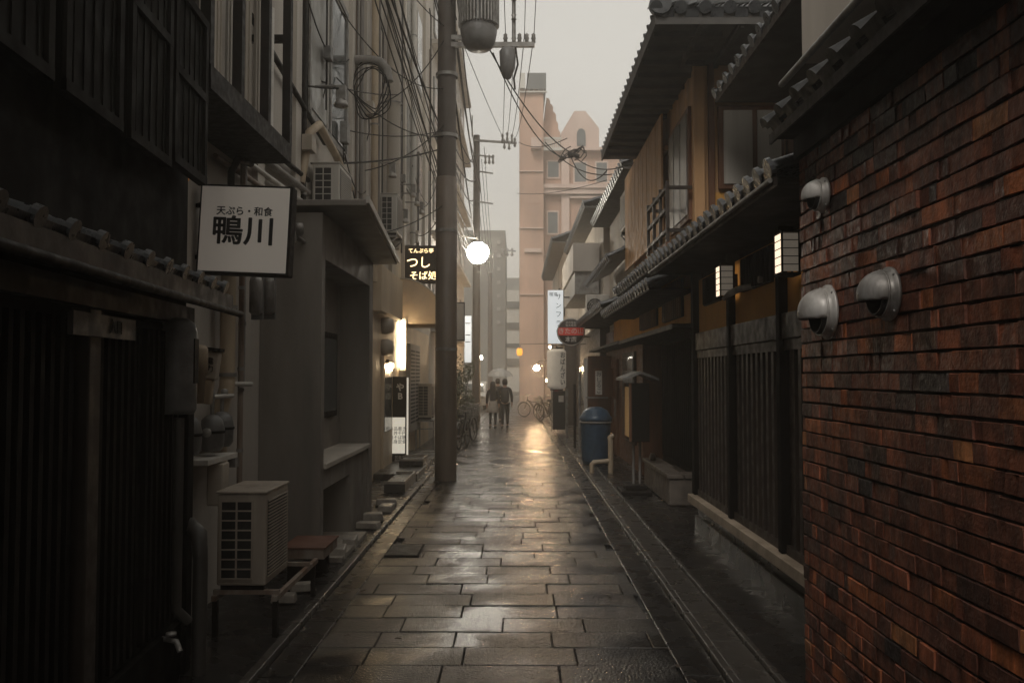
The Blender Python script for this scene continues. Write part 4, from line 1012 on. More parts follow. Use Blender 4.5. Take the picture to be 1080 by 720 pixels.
# units on the porch roof and on walls
ac_unit('pale air conditioner on top of the grey porch canopy', -2.42, -2.10, 10.0, 10.75, 3.62, 4.35, 1, 'white_metal')
ac_unit('smaller air conditioner behind the one on the porch canopy', -2.42, -2.12, 11.4, 12.1, 3.62, 4.2, 1, 'beige_metal', bracket=WX)
ac_unit('pale air conditioner with open square grid on brackets above the porch end', -2.42, -2.12, 15.0, 15.7, 4.36, 5.05, 1, 'white_metal', bracket=WX, rows=6)
ac_unit('beige air conditioner behind the louvred shop panel, on a metal stand', -2.40, -2.05, 20.6, 21.3, .82, 1.62, 1, 'beige_metal', rows=10)
t = thing('metal_stand', 'thin metal stand under the beige unit beyond the utility pole', 'stand', (-2.2, 20.9, 0))
b = MB(); b.box(-2.45, -1.98, 20.5, 21.4, .72, .76); b.bar((-2.42, 20.52, .55), (-2.0, 20.52, .55), .03); b.build('top', 'galv', t)
for xx, yy in ((-2.42, 20.55), (-2.0, 20.55), (-2.42, 21.35), (-2.0, 21.35)): MB().bar((xx, yy, .03), (xx, yy, .72), .03).build('leg', 'galv', t)

# facade pipes, L1
def fp(px, d0, z0, z1, r, m, lb):
    x = W(px, 360, d0).x
    return pipe('downpipe', lb, [(WX + r + .03, d0, z1), (WX + r + .03, d0, z0)], r, m, clips=[z0 + (z1 - z0) * k / 4 + .3 for k in range(4)])
fp(0, 13.1, 3.5, 12.8, .035, 'pipe_grey', 'thin grey downpipe just right of the big window')
fp(0, 14.2, 3.4, 12.8, .06, 'pipe_cream', 'medium cream downpipe between big window and thick pale pipe')
fp(0, 15.9, 4.2, 14, .13, 'tan_wall', 'thickest pale pipe running up the left facades')
fp(0, 9.6, 3.6, 12.8, .03, 'black_metal', 'thin black pipe left of the big window')
fp(0, 17.2, 4.5, 14, .05, 'pipe_grey', 'grey downpipe right of the thickest pale pipe')
fp(0, 19.5, 4.8, 14, .06, 'white_metal', 'white downpipe nearest the utility pole')
fp(0, 12.75, 3.5, 12.8, .022, 'pipe_rust', 'rust coloured cable pipe beside the thin grey downpipe')
# fat duct elbow
c = W(362, 45, 11.8); t = thing('duct', 'fat round duct with elbow sticking out of the wall beside coiled wires', 'duct', tuple(c))
c2 = W(398, 45, 11.8)
MB().tube([(WX, 12.6, c.z + .05), (-2.2, 12.6, c.z + .05), (-2.05, 12.6, c.z + .02), (-1.95, 12.6, c.z - .10), (-1.93, 12.6, c.z - .28)], [.07, .07, .072, .075, .085], 12).build('duct_pipe', 'pipe_grey', t)
b = MB()
c = W(392, 95, 12.5)
t = thing('wire_coil', 'loops of coiled black cable hanging off the left facade', 'cable', tuple(c), None)
for k in range(5):
    r_ = .24 + .03 * k; pts = []
    for j in range(29):
        a = 2*PI*j/28; pts.append((c.x + r_*.8*math.cos(a) + .03*math.sin(3*a + k), c.y + .04*k - .1, c.z + r_*1.25*math.sin(a) + .05*math.sin(2*a + k)))
    MB().tube(pts, .009, 5, False).build('loop', 'black_metal', t)
# wall lamps on arms
def arm_lamp(px, py, d, arm_px, label, m='bright_steel', r=.06):
    c = W(px, py, d); t = thing('floodlight', label, 'lamp', tuple(c), 'small flood lamps on the left facades')
    a = W(arm_px, py - 14, d)
    MB().tube([(WX, d, c.z + .2), (c.x, d, c.z + .2)], .014, 6).build('arm', 'galv', t)
    MB().box(c.x - r*.7, c.x + r*.7, d - r*.6, d + r*.6, c.z + .02, c.z + .2).build('junction', 'galv', t, .008)
    MB().lathe([(0, .06), (r*.5, .05), (r, -.02), (r*1.05, -.05), (r*.8, -.06), (0, -.075)], c, 16).build('lamp_head', m, t)
arm_lamp(360, 108, 10.2, 300, 'round flood lamp on a long arm in front of the big window', 'steel', .085)
arm_lamp(414, 184, 14.6, 400, 'pale flood lamp beside the thickest pipe', 'bright_steel', .075)
arm_lamp(436, 205, 17, 425, 'upper lamp of the row left of the utility pole')
arm_lamp(440, 214, 17.6, 425, 'middle lamp of the row left of the utility pole')
arm_lamp(445, 223, 18.3, 430, 'lower lamp of the row left of the utility pole')
arm_lamp(428, 232, 16, 415, 'lamp just right of the gridded air conditioner')
# sloping pipes at mid-height behind the sign
for k, (z, r, m_, lb) in enumerate(((4.1, .03, 'black_metal', 'upper dark pipe running along the wall above the porch'), (3.95, .04, 'pipe_grey', 'grey middle pipe running along the wall above the porch'), (3.8, .03, 'white_metal', 'pale lower pipe running along the wall above the porch'), (3.66, .025, 'pipe_rust', 'brown lowest pipe running along the wall above the porch'))):
    pipe('conduit', lb, [(WX + .05, 6.8, z - .05), (WX + .06, 9.8, z)], r, m_)
pipe('conduit', 'bowed white pipe bending over the porch canopy', [(WX + .05, 9.5, 4.0), (WX + .12, 9.6, 4.6), (WX + .16, 9.9, 4.78), (WX + .2, 10.6, 4.62), (WX + .2, 11.6, 4.4)], .05, 'pipe_cream')
pipe('conduit', 'long black cable tray slanting below the big window', [(WX + .07, 7.6, 5.1), (WX + .07, 10.6, 4.75)], .03, 'black_metal')

cr = random.Random(11)
for k in range(16):
    y = cr.uniform(7.7, 23.5); z0 = cr.uniform(3.6, 5.2); z1 = cr.uniform(7, 12.5); x = WX + cr.uniform(.03, .1); rr_ = cr.choice([.012, .016, .02, .026])
    o = MB().tube([(x, y, z0), (x, y, z1), (x, y + cr.choice([-.4, .4, .7]), z1 + .08)], rr_, 7).build('conduit', cr.choice(['pipe_grey', 'black_metal', 'pipe_rust', 'white_metal', 'pipe_dark']), None)
    tag(o, 'thin conduit climbing the upper part of the left facades', 'pipe', 'thin conduits on the upper left facades')
for k in range(11):
    y = cr.uniform(8.0, 22); z = cr.uniform(4.2, 8.5); w_ = cr.uniform(.1, .2); h_ = cr.uniform(.14, .3)
    t = thing('junction_box', 'small grey junction box fixed on the upper left facades', 'box', (WX, y, z), 'small junction boxes on the upper left facades')
    box('case', cr.choice(['galv', 'meter_grey', 'beige_metal']), t, WX + .07, WX + .07 + w_*.6, y, y + w_, z, z + h_, .006)
    MB().tube([(WX + .1, y + w_/2, z), (WX + .1, y + w_/2 + .03, z - .25), (WX + .02, y + w_/2 + .1, z - .5)], .009, 5).build('lead', 'black_metal', t)
for k in range(7):
    y = cr.uniform(8, 20); z = cr.uniform(4.4, 8.2); y2 = y + cr.uniform(1.5, 4)
    cable((WX + .09, y, z), (WX + .09, y2, z + cr.uniform(-.8, .6)), cr.uniform(.1, .45), .009, 'loose cable looping along the upper left facades', grp='loose cables along the upper left facades')
# --- second left building (shop) and third
sb = thing('shop_building', 'tan rendered building with lit shop front behind the utility pole', 'building', (-4.5, 19, 0))
box('body_wall', 'tan_wall', sb, -7, WX - .001, 14.52, 24, 2.95, 16); box('shop_wall', 'cream_wall', sb, -7, WX + .0, 14.52, 24, -.03, 2.945)
for yy in (16.4, 18.2, 20.1, 22.3): box('pilaster', 'tan_wall', sb, WX, WX + .07, yy, yy + .3, 3.2, 16)
for y0, z0 in ((16.9, 6.0), (18.8, 6.0), (20.7, 6.0), (16.9, 9.0), (18.8, 9.0), (20.7, 9.0), (16.9, 12), (18.8, 12)):
    wd_ = box('window', 'galv', sb, WX, WX + .03, y0, y0 + 1.1, z0, z0 + 1.9); box('pane', 'glass_pale', wd_, WX + .031, WX + .04, y0 + .06, y0 + 1.04, z0 + .06, z0 + 1.84)
box('fascia_panel', 'cream_wall', sb, WX, WX + .16, 14.6, 17.3, 2.95, 3.75, .01)
b = MB(); b.box(WX, WX + .10, 19.1, 21.0, .55, 2.55); lv = b.build('louvre_panel', 'pale_wall', sb, .005)
b = MB(); zz = .75
while zz < 2.4:
    b.box(WX + .101, WX + .106, 19.2, 19.95, zz, zz + .045); b.box(WX + .101, WX + .106, 20.1, 20.9, zz, zz + .045); zz += .085
b.build('slots', 'grille_dark', lv)
dr = box('lit_shop_door', 'cream_wall', sb, WX, WX + .05, 15.6, 16.7, .03, 2.2); box('pane', 'glass_dark', dr, WX + .051, WX + .056, 15.7, 16.6, .8, 2.1)
for yy, zz in ((15.3, 2.45), (16.9, 2.45)):
    pass
box('step', 'wet_concrete', sb, WX, -1.72, 14.8, 19.5, .031, .14, .01)
t = thing('wall_lamp', 'glowing wall lamp over the shop door behind the porch', 'lamp', (WX + .1, 15.2, 2.1))
p = W(404, 387, 16.2); MB().lathe([(0, -.06), (.05, -.04), (.05, .04), (0, .06)], (WX + .14, 15.9, p.z + .02), 12).build('bulb', 'shop_glow', t); box('mount', 'black_metal', t, WX, WX + .1, 15.85, 15.95, p.z + .08, p.z + .14)
t = thing('exhaust_hood', 'round beige vent boxes above the shop door', 'vent', (WX + .1, 15.6, 2.7))
MB().lathe([(0, 0), (.15, 0), (.16, .1), (.12, .2), (0, .22)], (WX, 15.7, 2.75), 16, Matrix.Rotation(PI/2, 3, 'Y')).build('upper_hood', 'beige_metal', t)
MB().lathe([(0, 0), (.15, 0), (.16, .1), (.12, .2), (0, .22)], (WX, 15.7, 2.35), 16, Matrix.Rotation(PI/2, 3, 'Y')).build('lower_hood', 'beige_metal', t)
# barrel awning
aw = thing('shop_awning', 'curved tan barrel awning over the lit shop entrance', 'awning', (-2.05, 18.6, 2.9))
R_ = .95; prof = [(WX + R_ * math.sin(t_) , 2.92 + R_ * math.cos(t_)) for t_ in [PI/2 * k / 14 for k in range(15)]]
b = MB()
vs = []; fs = []
for yy in (17.95, 19.6):
    for (x, z) in prof: vs.append((x, yy, z))
for k in range(14): fs.append((k, k+1, k+16, k+15))
b.add(vs, fs, True); o = b.build('curved_cover', 'awning_cloth', aw); sm_ = o.modifiers.new('s', 'SOLIDIFY'); sm_.thickness = .015
for yy in (17.95, 19.6):
    b = MB(); b.prism([(WX, 2.92)] + [(x - .002, z) for x, z in prof][::-1], yy - .006 if yy < 18 else yy, yy if yy < 18 else yy + .006); b.build('side_panel', 'awning_cloth', aw)
b = MB(); b.tube([(x + .012, 17.93, z + .012) for x, z in prof], .016, 6); b.build('piping', 'white_metal', aw)
# neon sign
t = thing('neon_sign', 'dark board with warm glowing script above the curved awning', 'sign', tuple(W(446, 300, 19.8)))
a = W(427, 259, 18.3); c = W(461, 299, 18.3)
box('board', 'dark_wood', t, a.x, c.x, 18.3, 18.36, c.z, a.z); mid = (a + c) / 2
text('small_lettering', 'てんぷら亭', .11, (mid.x, 18.29, a.z - .12), (1,0,0), (0,0,1), 'neon_glow', t)
text('script', 'つし', .27, (mid.x - .05, 18.29, mid.z + .03), (1,0,0), (0,0,1), 'neon_glow', t)
text('large_lettering', 'そば処', .20, (mid.x + .05, 18.29, c.z + .16), (1,0,0), (0,0,1), 'neon_glow', t)
# light tube
a = W(422, 338, 17.9); c = W(427, 388, 17.9)
t = thing('light_tube', 'bright white upright light tube below the curved awning', 'lamp', (a.x, 17.9, c.z))
box('tube', 'tube_glow', t, a.x + .02, c.x - .02, 17.82, 17.9, c.z, a.z, .02); box('tube_holder', 'white_metal', t, a.x - .01, c.x + .02, 17.901, 17.93, c.z - .05, a.z + .05)
# standing menu sign
a = W(409, 397, 16.9); c = W(428.5, 490, 16.9)
t = thing('menu_stand', 'tall black standing sign with white framed menu lit at the shop door', 'sign', ((a.x + c.x)/2, 16.9, 0))
box('cabinet', 'black_metal', t, a.x, c.x, 16.9, 17.2, .141, a.z, .01)
bl = W(411, 440, 16.88); br = W(427, 478, 16.88)
fr_ = MB(); fr_.box(bl.x + .02, br.x, 16.875, 16.899, br.z, bl.z); mp_ = fr_.build('menu_panel', 'sign_glow_dim', t)
text('lettering', 'お品書き\n天丼千円\n鴨そば膳\n刺身定食', .085, ((bl.x+br.x)/2 + .01, 16.873, (bl.z+br.z)/2), (1,0,0), (0,0,1), 'ink', mp_)
mtp = W(422, 408, 16.88)
text('heading', 'や\nB', .17, (mtp.x, 16.89, mtp.z - .1), (1,0,0), (0,0,1), 'white_paint', t, bold=.005)
text('lower_lettering', '営業中\n御席有', .07, (mtp.x, 16.89, W(420, 484, 16.9).z), (1,0,0), (0,0,1), 'white_paint', t)
box('lit_edge', 'sign_glow_dim', t, c.x + .002, c.x + .03, 16.9, 16.95, .16, a.z - .02)
# trays by the kerb
for i, (x0, x1, y0, y1, z1, lb) in enumerate(((-2.05, -1.72, 13.2, 14.6, .17, 'shallow wet metal tray on the left kerb before the menu stand'), (-2.2, -1.75, 16.0, 16.85, .24, 'dark step box at the foot of the black menu stand'))):
    t = thing('tray', lb, 'tray', ((x0+x1)/2, (y0+y1)/2, .03)); box('base', 'wet_concrete', t, x0, x1, y0, y1, .142 if i else .032, z1, .008)
    b = MB(); b.box(x0, x1, y0, y0 + .03, z1, z1 + .04); b.box(x0, x1, y1 - .03, y1, z1, z1 + .04); b.box(x1 - .03, x1, y0 + .031, y1 - .031, z1, z1 + .04); b.build('rim', 'pale_stone', t)
# third building
tb = thing('apartment_building', 'tall grey tan apartment building behind the bundle of wires', 'building', (-4.5, 32, 0))
box('body_wall', 'concrete', tb, -7, WX, 24.02, 40, -.03, 20)
for z0 in (3.6, 6.4, 9.2, 12, 14.8):
    for y0 in (25, 28, 31, 34, 37):
        wd_ = box('window', 'galv', tb, WX, WX + .04, y0, y0 + 1.6, z0, z0 + 1.5); box('pane', 'glass_pale', wd_, WX + .041, WX + .05, y0 + .1, y0 + 1.5, z0 + .1, z0 + 1.4)
for z0 in (3.2, 6.0, 8.8, 11.6, 14.4): box('balcony_slab', 'concrete', tb, WX, WX + .35, 24.5, 39.5, z0 - .1, z0 + .02)
# upright signs beyond the pole
a = W(480, 320, 25.5); c = W(489, 358, 25.5)
t = thing('shop_sign', 'unlit brownish upright sign panel just right of the utility pole', 'sign', (a.x, 25.5, c.z)); box('face', 'pale_wall', t, a.x, c.x, 25.5, 25.6, c.z, a.z, .01)
b = MB(); b.box(a.x - .03, c.x + .03, 25.52, 25.62, a.z + .001, a.z + .04); b.box(a.x - .03, c.x + .03, 25.52, 25.62, c.z - .04, c.z - .001); b.box(c.x + .001, c.x + .03, 25.52, 25.62, c.z, a.z); b.box(WX, a.x, 25.54, 25.58, (a.z+c.z)/2, (a.z+c.z)/2 + .05); b.build('frame', 'black_metal', t)
a = W(490, 333, 30); c = W(497, 382, 30)
t = thing('shop_sign', 'bright white lit upright sign left of the second pole', 'sign', (a.x, 30, c.z)); box('lit_face', 'sign_glow', t, a.x, c.x, 30, 30.12, c.z, a.z, .01)
b = MB()
for k in (.15, .4, .55): zz = a.z - (a.z - c.z) * k; b.box(a.x + .03, c.x - .03, 29.985, 29.999, zz - .03, zz)
b.build('print', 'pipe_grey', t); box('bracket', 'black_metal', t, WX, a.x - .001, 30.03, 30.08, a.z - .2, a.z - .15)

# ================================================================== poles and wires
P1 = W(470, 505, 15.1)
up1 = thing('utility_pole', 'thick brown utility pole standing on the paving in the middle distance', 'pole', (P1.x, 15.1, 0), 'utility poles')
MB().lathe([(.185, -.03), (.175, 4), (.16, 9), (.15, 12), (0, 12)], (P1.x, 15.1, 0), 24).build('shaft', 'pole_concrete', up1)
MB().lathe([(.195, .0), (.19, 5.35), (.178, 5.36)], (P1.x, 15.1, 0), 24).build('sleeve', 'pole_sleeve', up1)
for zz in (2.3, 4.4, 6.1, 7.2): MB().lathe([(.20, -.03), (.20, .03)], (P1.x, 15.1, zz), 20).build('band', 'galv', up1)
b = MB(); b.bar((P1.x, 15.0, 7.72), (.32, 15.0, 7.72), .08); b.build('crossarm', 'galv', up1)
for xx in (-.2, -.05, .05, .18, .3):
    MB().lathe([(0, 0), (.04, 0), (.03, .05), (.045, .07), (.03, .12), (.04, .14), (0, .18)], (xx, 15.0, 7.76), 10).build('insulator', 'galv', up1)
# upper crossarm post and switch box
MB().tube([(-.05, 15.0, 7.5), (-.05, 15.0, 9.6)], .035, 8).build('arm_post', 'galv', up1)
for zz in (8.2, 8.55, 8.9): MB().lathe([(0, -.05), (.05, -.04), (.025, 0), (.05, .04), (0, .05)], (-.05, 14.95, zz), 10).build('insulator', 'steel', up1)
sw = thing('switch_box', 'dark switch box hanging below the crossarm beside the transformer', 'switch', (-.15, 15, 7.3))
MB().lathe([(0, -.32), (.06, -.28), (.13, -.12), (.14, .0), (.15, .2), (.1, .26), (0, .27)], (-.16, 15.0, 7.4), 14).build('housing', 'meter_grey', sw)
MB().tube([(-.02, 14.95, 7.65), (.02, 14.95, 7.35), (-.05, 14.95, 7.1), (-.03, 14.95, 6.9)], .02, 6).build('lead', 'black_metal', sw)
# transformer
tr = thing('transformer', 'ribbed grey drum transformer hanging at the top of the utility pole', 'transformer', (-.66, 15, 7.5))
c = (W(505, 20, 15).x, 15.0)
MB().lathe([(0, 0), (.20, .02), (.27, .08), (.30, .18), (.33, .34), (.30, .42), (.28, .44)], (c[0], c[1], 7.62), 28).build('lower_shell', 'meter_grey', tr)
b = MB()
for k in range(36):
    a = 2*PI*k/36; mt = Matrix.Translation((c[0], c[1], 0)) @ Matrix.Rotation(a, 4, 'Z'); b.box(.27, .365, -.012, .012, 8.05, 9.2, mt)
b.build('cooling_fins', 'galv', tr)
MB().lathe([(.28, 7.9), (.28, 9.1), (.1, 9.2), (0, 9.2)], (c[0], c[1], 0), 28).build('drum', 'meter_grey', tr)
MB().bar((P1.x, 15, 7.85), (c[0] + .1, 15, 7.85), .08).build('hanger', 'galv', tr); MB().bar((P1.x, 15, 8.8), (c[0] - .25, 15, 8.8), .08).build('hanger', 'galv', tr)
# second pole
P2 = W(502.5, 300, 34); up2 = thing('utility_pole', 'thinner further utility pole rising behind the glowing street lamp', 'pole', (P2.x, 34, 0), 'utility poles')
MB().lathe([(.17, -.03), (.15, 6), (.125, W(502, 143, 34).z), (0, W(502, 143, 34).z)], (P2.x, 34, 0), 16).build('shaft', 'pole_concrete', up2)
for py, px1, s_ in ((148, 545, .08), (180, 520, .05), (212, 520, .05), (163, 521, .05)):
    a = W(499, py, 33.9); c = W(px1, py + 3, 33.9); MB().bar(a, c, s_).build('crossarm', 'galv', up2)
for px, py in ((512, 168), (516, 168), (520, 168), (530, 146), (535, 144), (540, 146), (543, 150), (532, 152), (537, 153)):
    p = W(px, py, 33.85); MB().lathe([(0, -.22), (.06, -.15), (.03, 0), (.06, .12), (0, .2)], p, 8).build('insulator', 'galv', up2)
MB().tube([W(498, 144, 34), W(498, 122, 34)], .03, 6).build('rod', 'galv', up2)
# third far pole w/ crossarm
P3 = W(517, 300, 58); up3 = thing('utility_pole', 'farthest faint utility pole near the end of the street', 'pole', (P3.x, 58, 0), 'utility poles')
MB().lathe([(.18, -.03), (.16, 6), (.13, 8.8), (0, 8.8)], (P3.x, 58, 0), 12).build('shaft', 'pole_concrete', up3)
MB().bar(W(518, 263, 57.8), W(544, 265, 57.8), .09).build('crossarm', 'galv', up3)
for px in (530, 535, 540): MB().lathe([(0, -.3), (.12, -.2), (.05, 0), (.1, .2), (0, .3)], W(px, 266, 57.7), 8).build('insulator', 'galv', up3)
P4 = W(524, 300, 40)
# street lamp
c = W(504, 266, 27.5)
sl_ = thing('street_lamp', 'glowing round street lamp on an arm left of the street', 'street lamp', (WX, 27.5, 0))
MB().lathe([(0, -.37), (.2, -.32), (.33, -.15), (.37, .02), (.30, .2), (.14, .31), (0, .33)], c, 24).build('globe', 'lamp_glow', sl_)
MB().tube([(WX, 27.5, c.z + .35), (WX + .5, 27.5, c.z + .55), (c.x, 27.5, c.z + .45), (c.x, 27.5, c.z + .29)], .035, 8).build('arm', 'galv', sl_)
MB().lathe([(.0, .36), (.11, .34), (.13, .28), (.11, .27), (0, .27)], c, 14).build('cap', 'black_metal', sl_)

# wires
top1 = Vector((P1.x, 15.1, 0)); top2 = Vector((P2.x, 34, 0)); top3 = Vector((P3.x, 58, 0))
rnd = random.Random(3)
for k in range(9):   # bundle from pole 1 to pole 2
    z1 = rnd.uniform(5.5, 9.8); z2 = rnd.uniform(6.4, 11); dx = rnd.uniform(-.25, .2)
    cable((P1.x + dx, 15.1, z1), (P2.x + dx, 34, z2), rnd.uniform(.2, .9), rnd.choice([.011, .014, .02]))
for k in range(7):   # from behind the camera to pole 1
    z1 = rnd.uniform(6.0, 9.8); cable((rnd.uniform(-2.0, -1.3), -2, z1 + rnd.uniform(-.5, .8)), (P1.x + rnd.uniform(-.2, .2), 15.1, z1), rnd.uniform(.2, .6), rnd.choice([.011, .014]))
for k in range(4):   # high-voltage lines
    cable((-.2 + .17*k, -2, 8.6), (-.2 + .17*k, 15, 7.92), .25, .007); cable((-.2 + .17*k, 15, 7.92), (W(530 + 4*k, 146, 34).x, 34, W(530, 146, 34).z), .5, .009)
for k in range(4): cable((P2.x + .1*k, 34, 9.5 + .5*k), (P3.x + .1*k, 58, 8 + .2*k), .6, .012)
for k in range(5):   # to the left facades
    z1 = rnd.uniform(4.6, 8.6); cable((P1.x, 15.1, z1), (WX + .05, rnd.uniform(9.5, 13.5), z1 + rnd.uniform(-1.2, .6)), rnd.uniform(.1, .35), .009)
for k in range(3): cable((P1.x, 15.2, 5 + k), (WX + .05, 20 + 2*k, 5.2 + k), .3, .009)
for k in range(9):
    z1 = rnd.uniform(6.5, 9.6); cable((rnd.uniform(-2.3, -1.5), rnd.uniform(10, 13), z1), (P2.x + rnd.uniform(-.2, .15), 34, rnd.uniform(6.2, 8.6)), rnd.uniform(.2, 1.2), rnd.choice([.007, .009, .012]))
for k in range(6):
    z1 = rnd.uniform(6, 9); cable((P1.x + rnd.uniform(-.15, .15), 15.1, z1), (rnd.uniform(-2.4, -2.0), rnd.uniform(21, 33), z1 + rnd.uniform(-2, 2)), rnd.uniform(.1, .6), .012)
# service drops crossing to the right
pA = W(515, 50, 15); pB = W(600, 160, 20.5); cable(pA, pB, .25, .014); cable(W(520, 56, 15), W(604, 166, 20.5), .55, .012)
for k, (a, c) in enumerate((((600, 160), (668, 172)), ((600, 160), (640, 180)), ((575, 150), (690, 165)))):
    cable(W(a[0], a[1], 20.5), W(c[0], c[1], 15.0 + k * .3), .25 + .15*k, .012)
pc = W(604, 160, 20.4); t = thing('cable_splice', 'knot of cable joints hanging in front of the pink tower', 'cable', tuple(pc))
b = MB()
for k in range(5):
    a = rnd.uniform(0, 6); b.tube([pc + Vector((.25*math.cos(a + j*.6) * (1 + .1*k), .0 + .03*k, .16*math.sin(a + j*.9) - .02*k)) for j in range(9)], .012, 5)
b.build('loops', 'black_metal', t); MB().tube([pc + Vector((-.12, 0, -.05)), pc + Vector((.16, 0, -.12))], .05, 8).build('joint', 'black_metal', t)
cable(W(547, 150, 34), W(598, 146, 20.5), .2, .012); cable(W(545, 204, 34), W(640, 190, 22), .15, .01)
cable(W(486, 40, 20), W(533, 150, 33.9), .1, .01)
cable(W(310, 88, 9.5), W(360, 93, 10.2), .02, .012); cable(W(320, 172, 10), W(462, 158, 15), .08, .014); cable(W(300, 70, 9.4), W(420, 100, 14), .1, .009)
cable(W(385, 180, 13), W(470, 130, 15), .15, .01); cable(W(400, 110, 13.5), W(470, 40, 15), .2, .01)

# ================================================================== street furniture far right
c = W(587, 389, 28); ln = thing('paper_lantern', 'huge pale cylindrical paper lantern with a column of black characters', 'lantern', tuple(c))
prof = [(0, .66), (.2, .66), (.29, .6)] + [(.315 - (.006 if k % 2 else 0), .55 - k * .055) for k in range(21)] + [(.29, -.6), (.2, -.66), (0, -.66)]
MB().lathe(prof, c, 26).build('paper_shell', 'lantern_paper', ln)
for zz in (.67, -.67): MB().lathe([(0, -.03), (.21, -.03), (.21, .03), (0, .03)], c + Vector((0, 0, zz)), 20).build('end_ring', 'black_wood', ln)
for k, ch in enumerate('おばんざい'):
    a = -PI/2 + .62; text('character', ch, .21, (c.x + .322*math.cos(a), c.y + .322*math.sin(a), c.z + .44 - .22*k), (-math.sin(a), math.cos(a), 0), (0, 0, 1), 'ink', ln, bold=.004)
MB().tube([c + Vector((0, 0, .7)), c + Vector((0, 0, .95)), Vector((2.15, 28, c.z + 1.0))], .02, 6).build('hook', 'black_metal', ln)
# round sign
c = W(602, 350, 22); t = thing('round_sign', 'round black sign with red band and white characters on a bracket', 'sign', tuple(c)); mt = Matrix.Rotation(PI/2, 3, 'X')
MB().lathe([(0, -.06), (.345, -.06), (.36, -.04), (.36, .04), (.345, .06), (0, .06)], c, 36, mt).build('disc', 'dark_wood', t)
MB().lathe([(.33, .062), (.355, .066), (.362, .05)], c, 36, mt).build('rim', 'white_metal', t)
hb = .10; poly = []
for s_ in (1, -1):
    a0 = math.asin(hb / .33)
    for k in range(9):
        a = (-a0 + 2*a0*k/8) if s_ > 0 else (PI - a0 + 2*a0*k/8); poly.append((c.x + .328*math.cos(a), c.z + .01 + .328*math.sin(a)))
MB().prism(poly, 22 - .066, 22 - .061).build('red_band', 'red_glow_paint', t)
text('lettering', 'きたの山', .165, (c.x, 21.93, c.z + .01), (1,0,0), (0,0,1), 'white_paint', t, bold=.003)
text('lower_lettering', '本店', .15, (c.x, 21.935, c.z - .2), (1,0,0), (0,0,1), 'white_paint', t, bold=.003)
text('upper_lettering', '京の味処\n炭火焼鳥', .07, (c.x, 21.935, c.z + .2), (1,0,0), (0,0,1), 'white_paint', t)
MB().bar((c.x + .36, 22, c.z + .1), (2.2, 22.05, c.z + .1), .04).build('bracket', 'black_metal', t)
# upright white sign
a = W(578, 306, 25); c2_ = W(594, 362, 25); t = thing('upright_sign', 'tall white lit upright sign with katakana behind the round red sign', 'sign', (a.x, 25, c2_.z))
box('lit_face', 'sign_glow', t, a.x, c2_.x, 25, 25.2, c2_.z, a.z, .01); box('side_cover', 'white_metal', t, c2_.x + .001, c2_.x + .02, 24.99, 25.21, c2_.z - .02, a.z + .02)
for k, ch in enumerate('サンフラリ'): text('character', ch, .20, (c2_.x - .14, 24.995, a.z - .2 - .26*k), (1,0,0), (0,0,1), 'ink', t)
text('small_character', '喫茶', .13, (a.x + .16, 24.995, a.z - .13), (1,0,0), (0,0,1), 'ink', t)
b = MB()
for zz in (a.z - .2, c2_.z + .2): b.bar((c2_.x, 25.1, zz), (2.2, 25.1, zz), .05)
b.build('bracket', 'galv', t)
# warm bulb, amber lantern
c = W(566, 388, 36); t = thing('wall_lamp', 'intensely bright warm lamp low on the right near the bicycles', 'lamp', tuple(c))
MB().lathe([(0, -.13), (.1, -.09), (.13, 0), (.09, .1), (0, .13)], c, 16).build('bulb', 'warm_bulb', t); MB().tube([c + Vector((0, 0, .12)), c + Vector((.1, 0, .3)), Vector((1.75, 36, c.z + .35))], .02, 6).build('arm', 'black_metal', t)
c = W(577, 401, 31.5); t = thing('wall_lamp', 'small warm lamp just behind the huge paper lantern', 'lamp', tuple(c))
MB().lathe([(0, -.07), (.05, -.05), (.06, 0), (.05, .06), (0, .07)], c, 12).build('bulb', 'shop_glow', t); MB().tube([c + Vector((0, 0, .06)), c + Vector((.1, 0, .2)), Vector((1.8, 31.5, c.z + .2))], .012, 5).build('arm', 'black_metal', t)
c = W(580, 366, 26.5); t = thing('wall_lamp', 'tiny white lamp between the upright sign and the paper lantern', 'lamp', tuple(c))
MB().lathe([(0, -.05), (.04, -.03), (.05, 0), (.04, .04), (0, .05)], c, 12).build('bulb', 'shop_glow', t); MB().tube([c + Vector((0, 0, .04)), Vector((2.2, 26.5, c.z + .1))], .012, 5).build('arm', 'black_metal', t)
c = W(548, 371, 45); t = thing('amber_lantern', 'small glowing amber lantern near the foot of the pink tower', 'lantern', tuple(c))
MB().lathe([(0, -.2), (.13, -.18), (.16, 0), (.13, .18), (0, .2)], c, 14).build('amber_glass', 'amber_glow', t)
MB().tube([c + Vector((0, 0, .18)), c + Vector((.05, 0, .4)), Vector((1.9, 45, c.z + .45))], .02, 5).build('arm', 'black_metal', t)
c = W(507, 377, 45); t = thing('wall_lamp', 'small white lamp glowing beyond the second pole', 'lamp', tuple(c)); MB().lathe([(0, -.12), (.1, -.08), (.1, .08), (0, .12)], c, 12).build('bulb', 'lamp_glow', t); MB().tube([c + Vector((0, 0, .1)), c + Vector((-1.5, 0, .3))], .02, 5).build('arm', 'black_metal', t)
# noren / hanging cloth at 583..590,410..450
t = thing('banner_stand', 'dark upright banner stand with a white paper under the huge lantern', 'banner', (1.3, 27, 0))
a = W(583, 412, 27); c = W(596, 452, 27)
box('cloth', 'fabric_black', t, a.x, c.x, 27, 27.03, .12, a.z); box('paper', 'white_paint', t, a.x + .18, a.x + .34, 26.97, 26.995, a.z - .35, a.z - .15)
for xx in (a.x - .03, c.x + .03): MB().tube([(xx, 27, .03), (xx, 27, a.z + .1)], .02, 6).build('pole', 'galv', t)
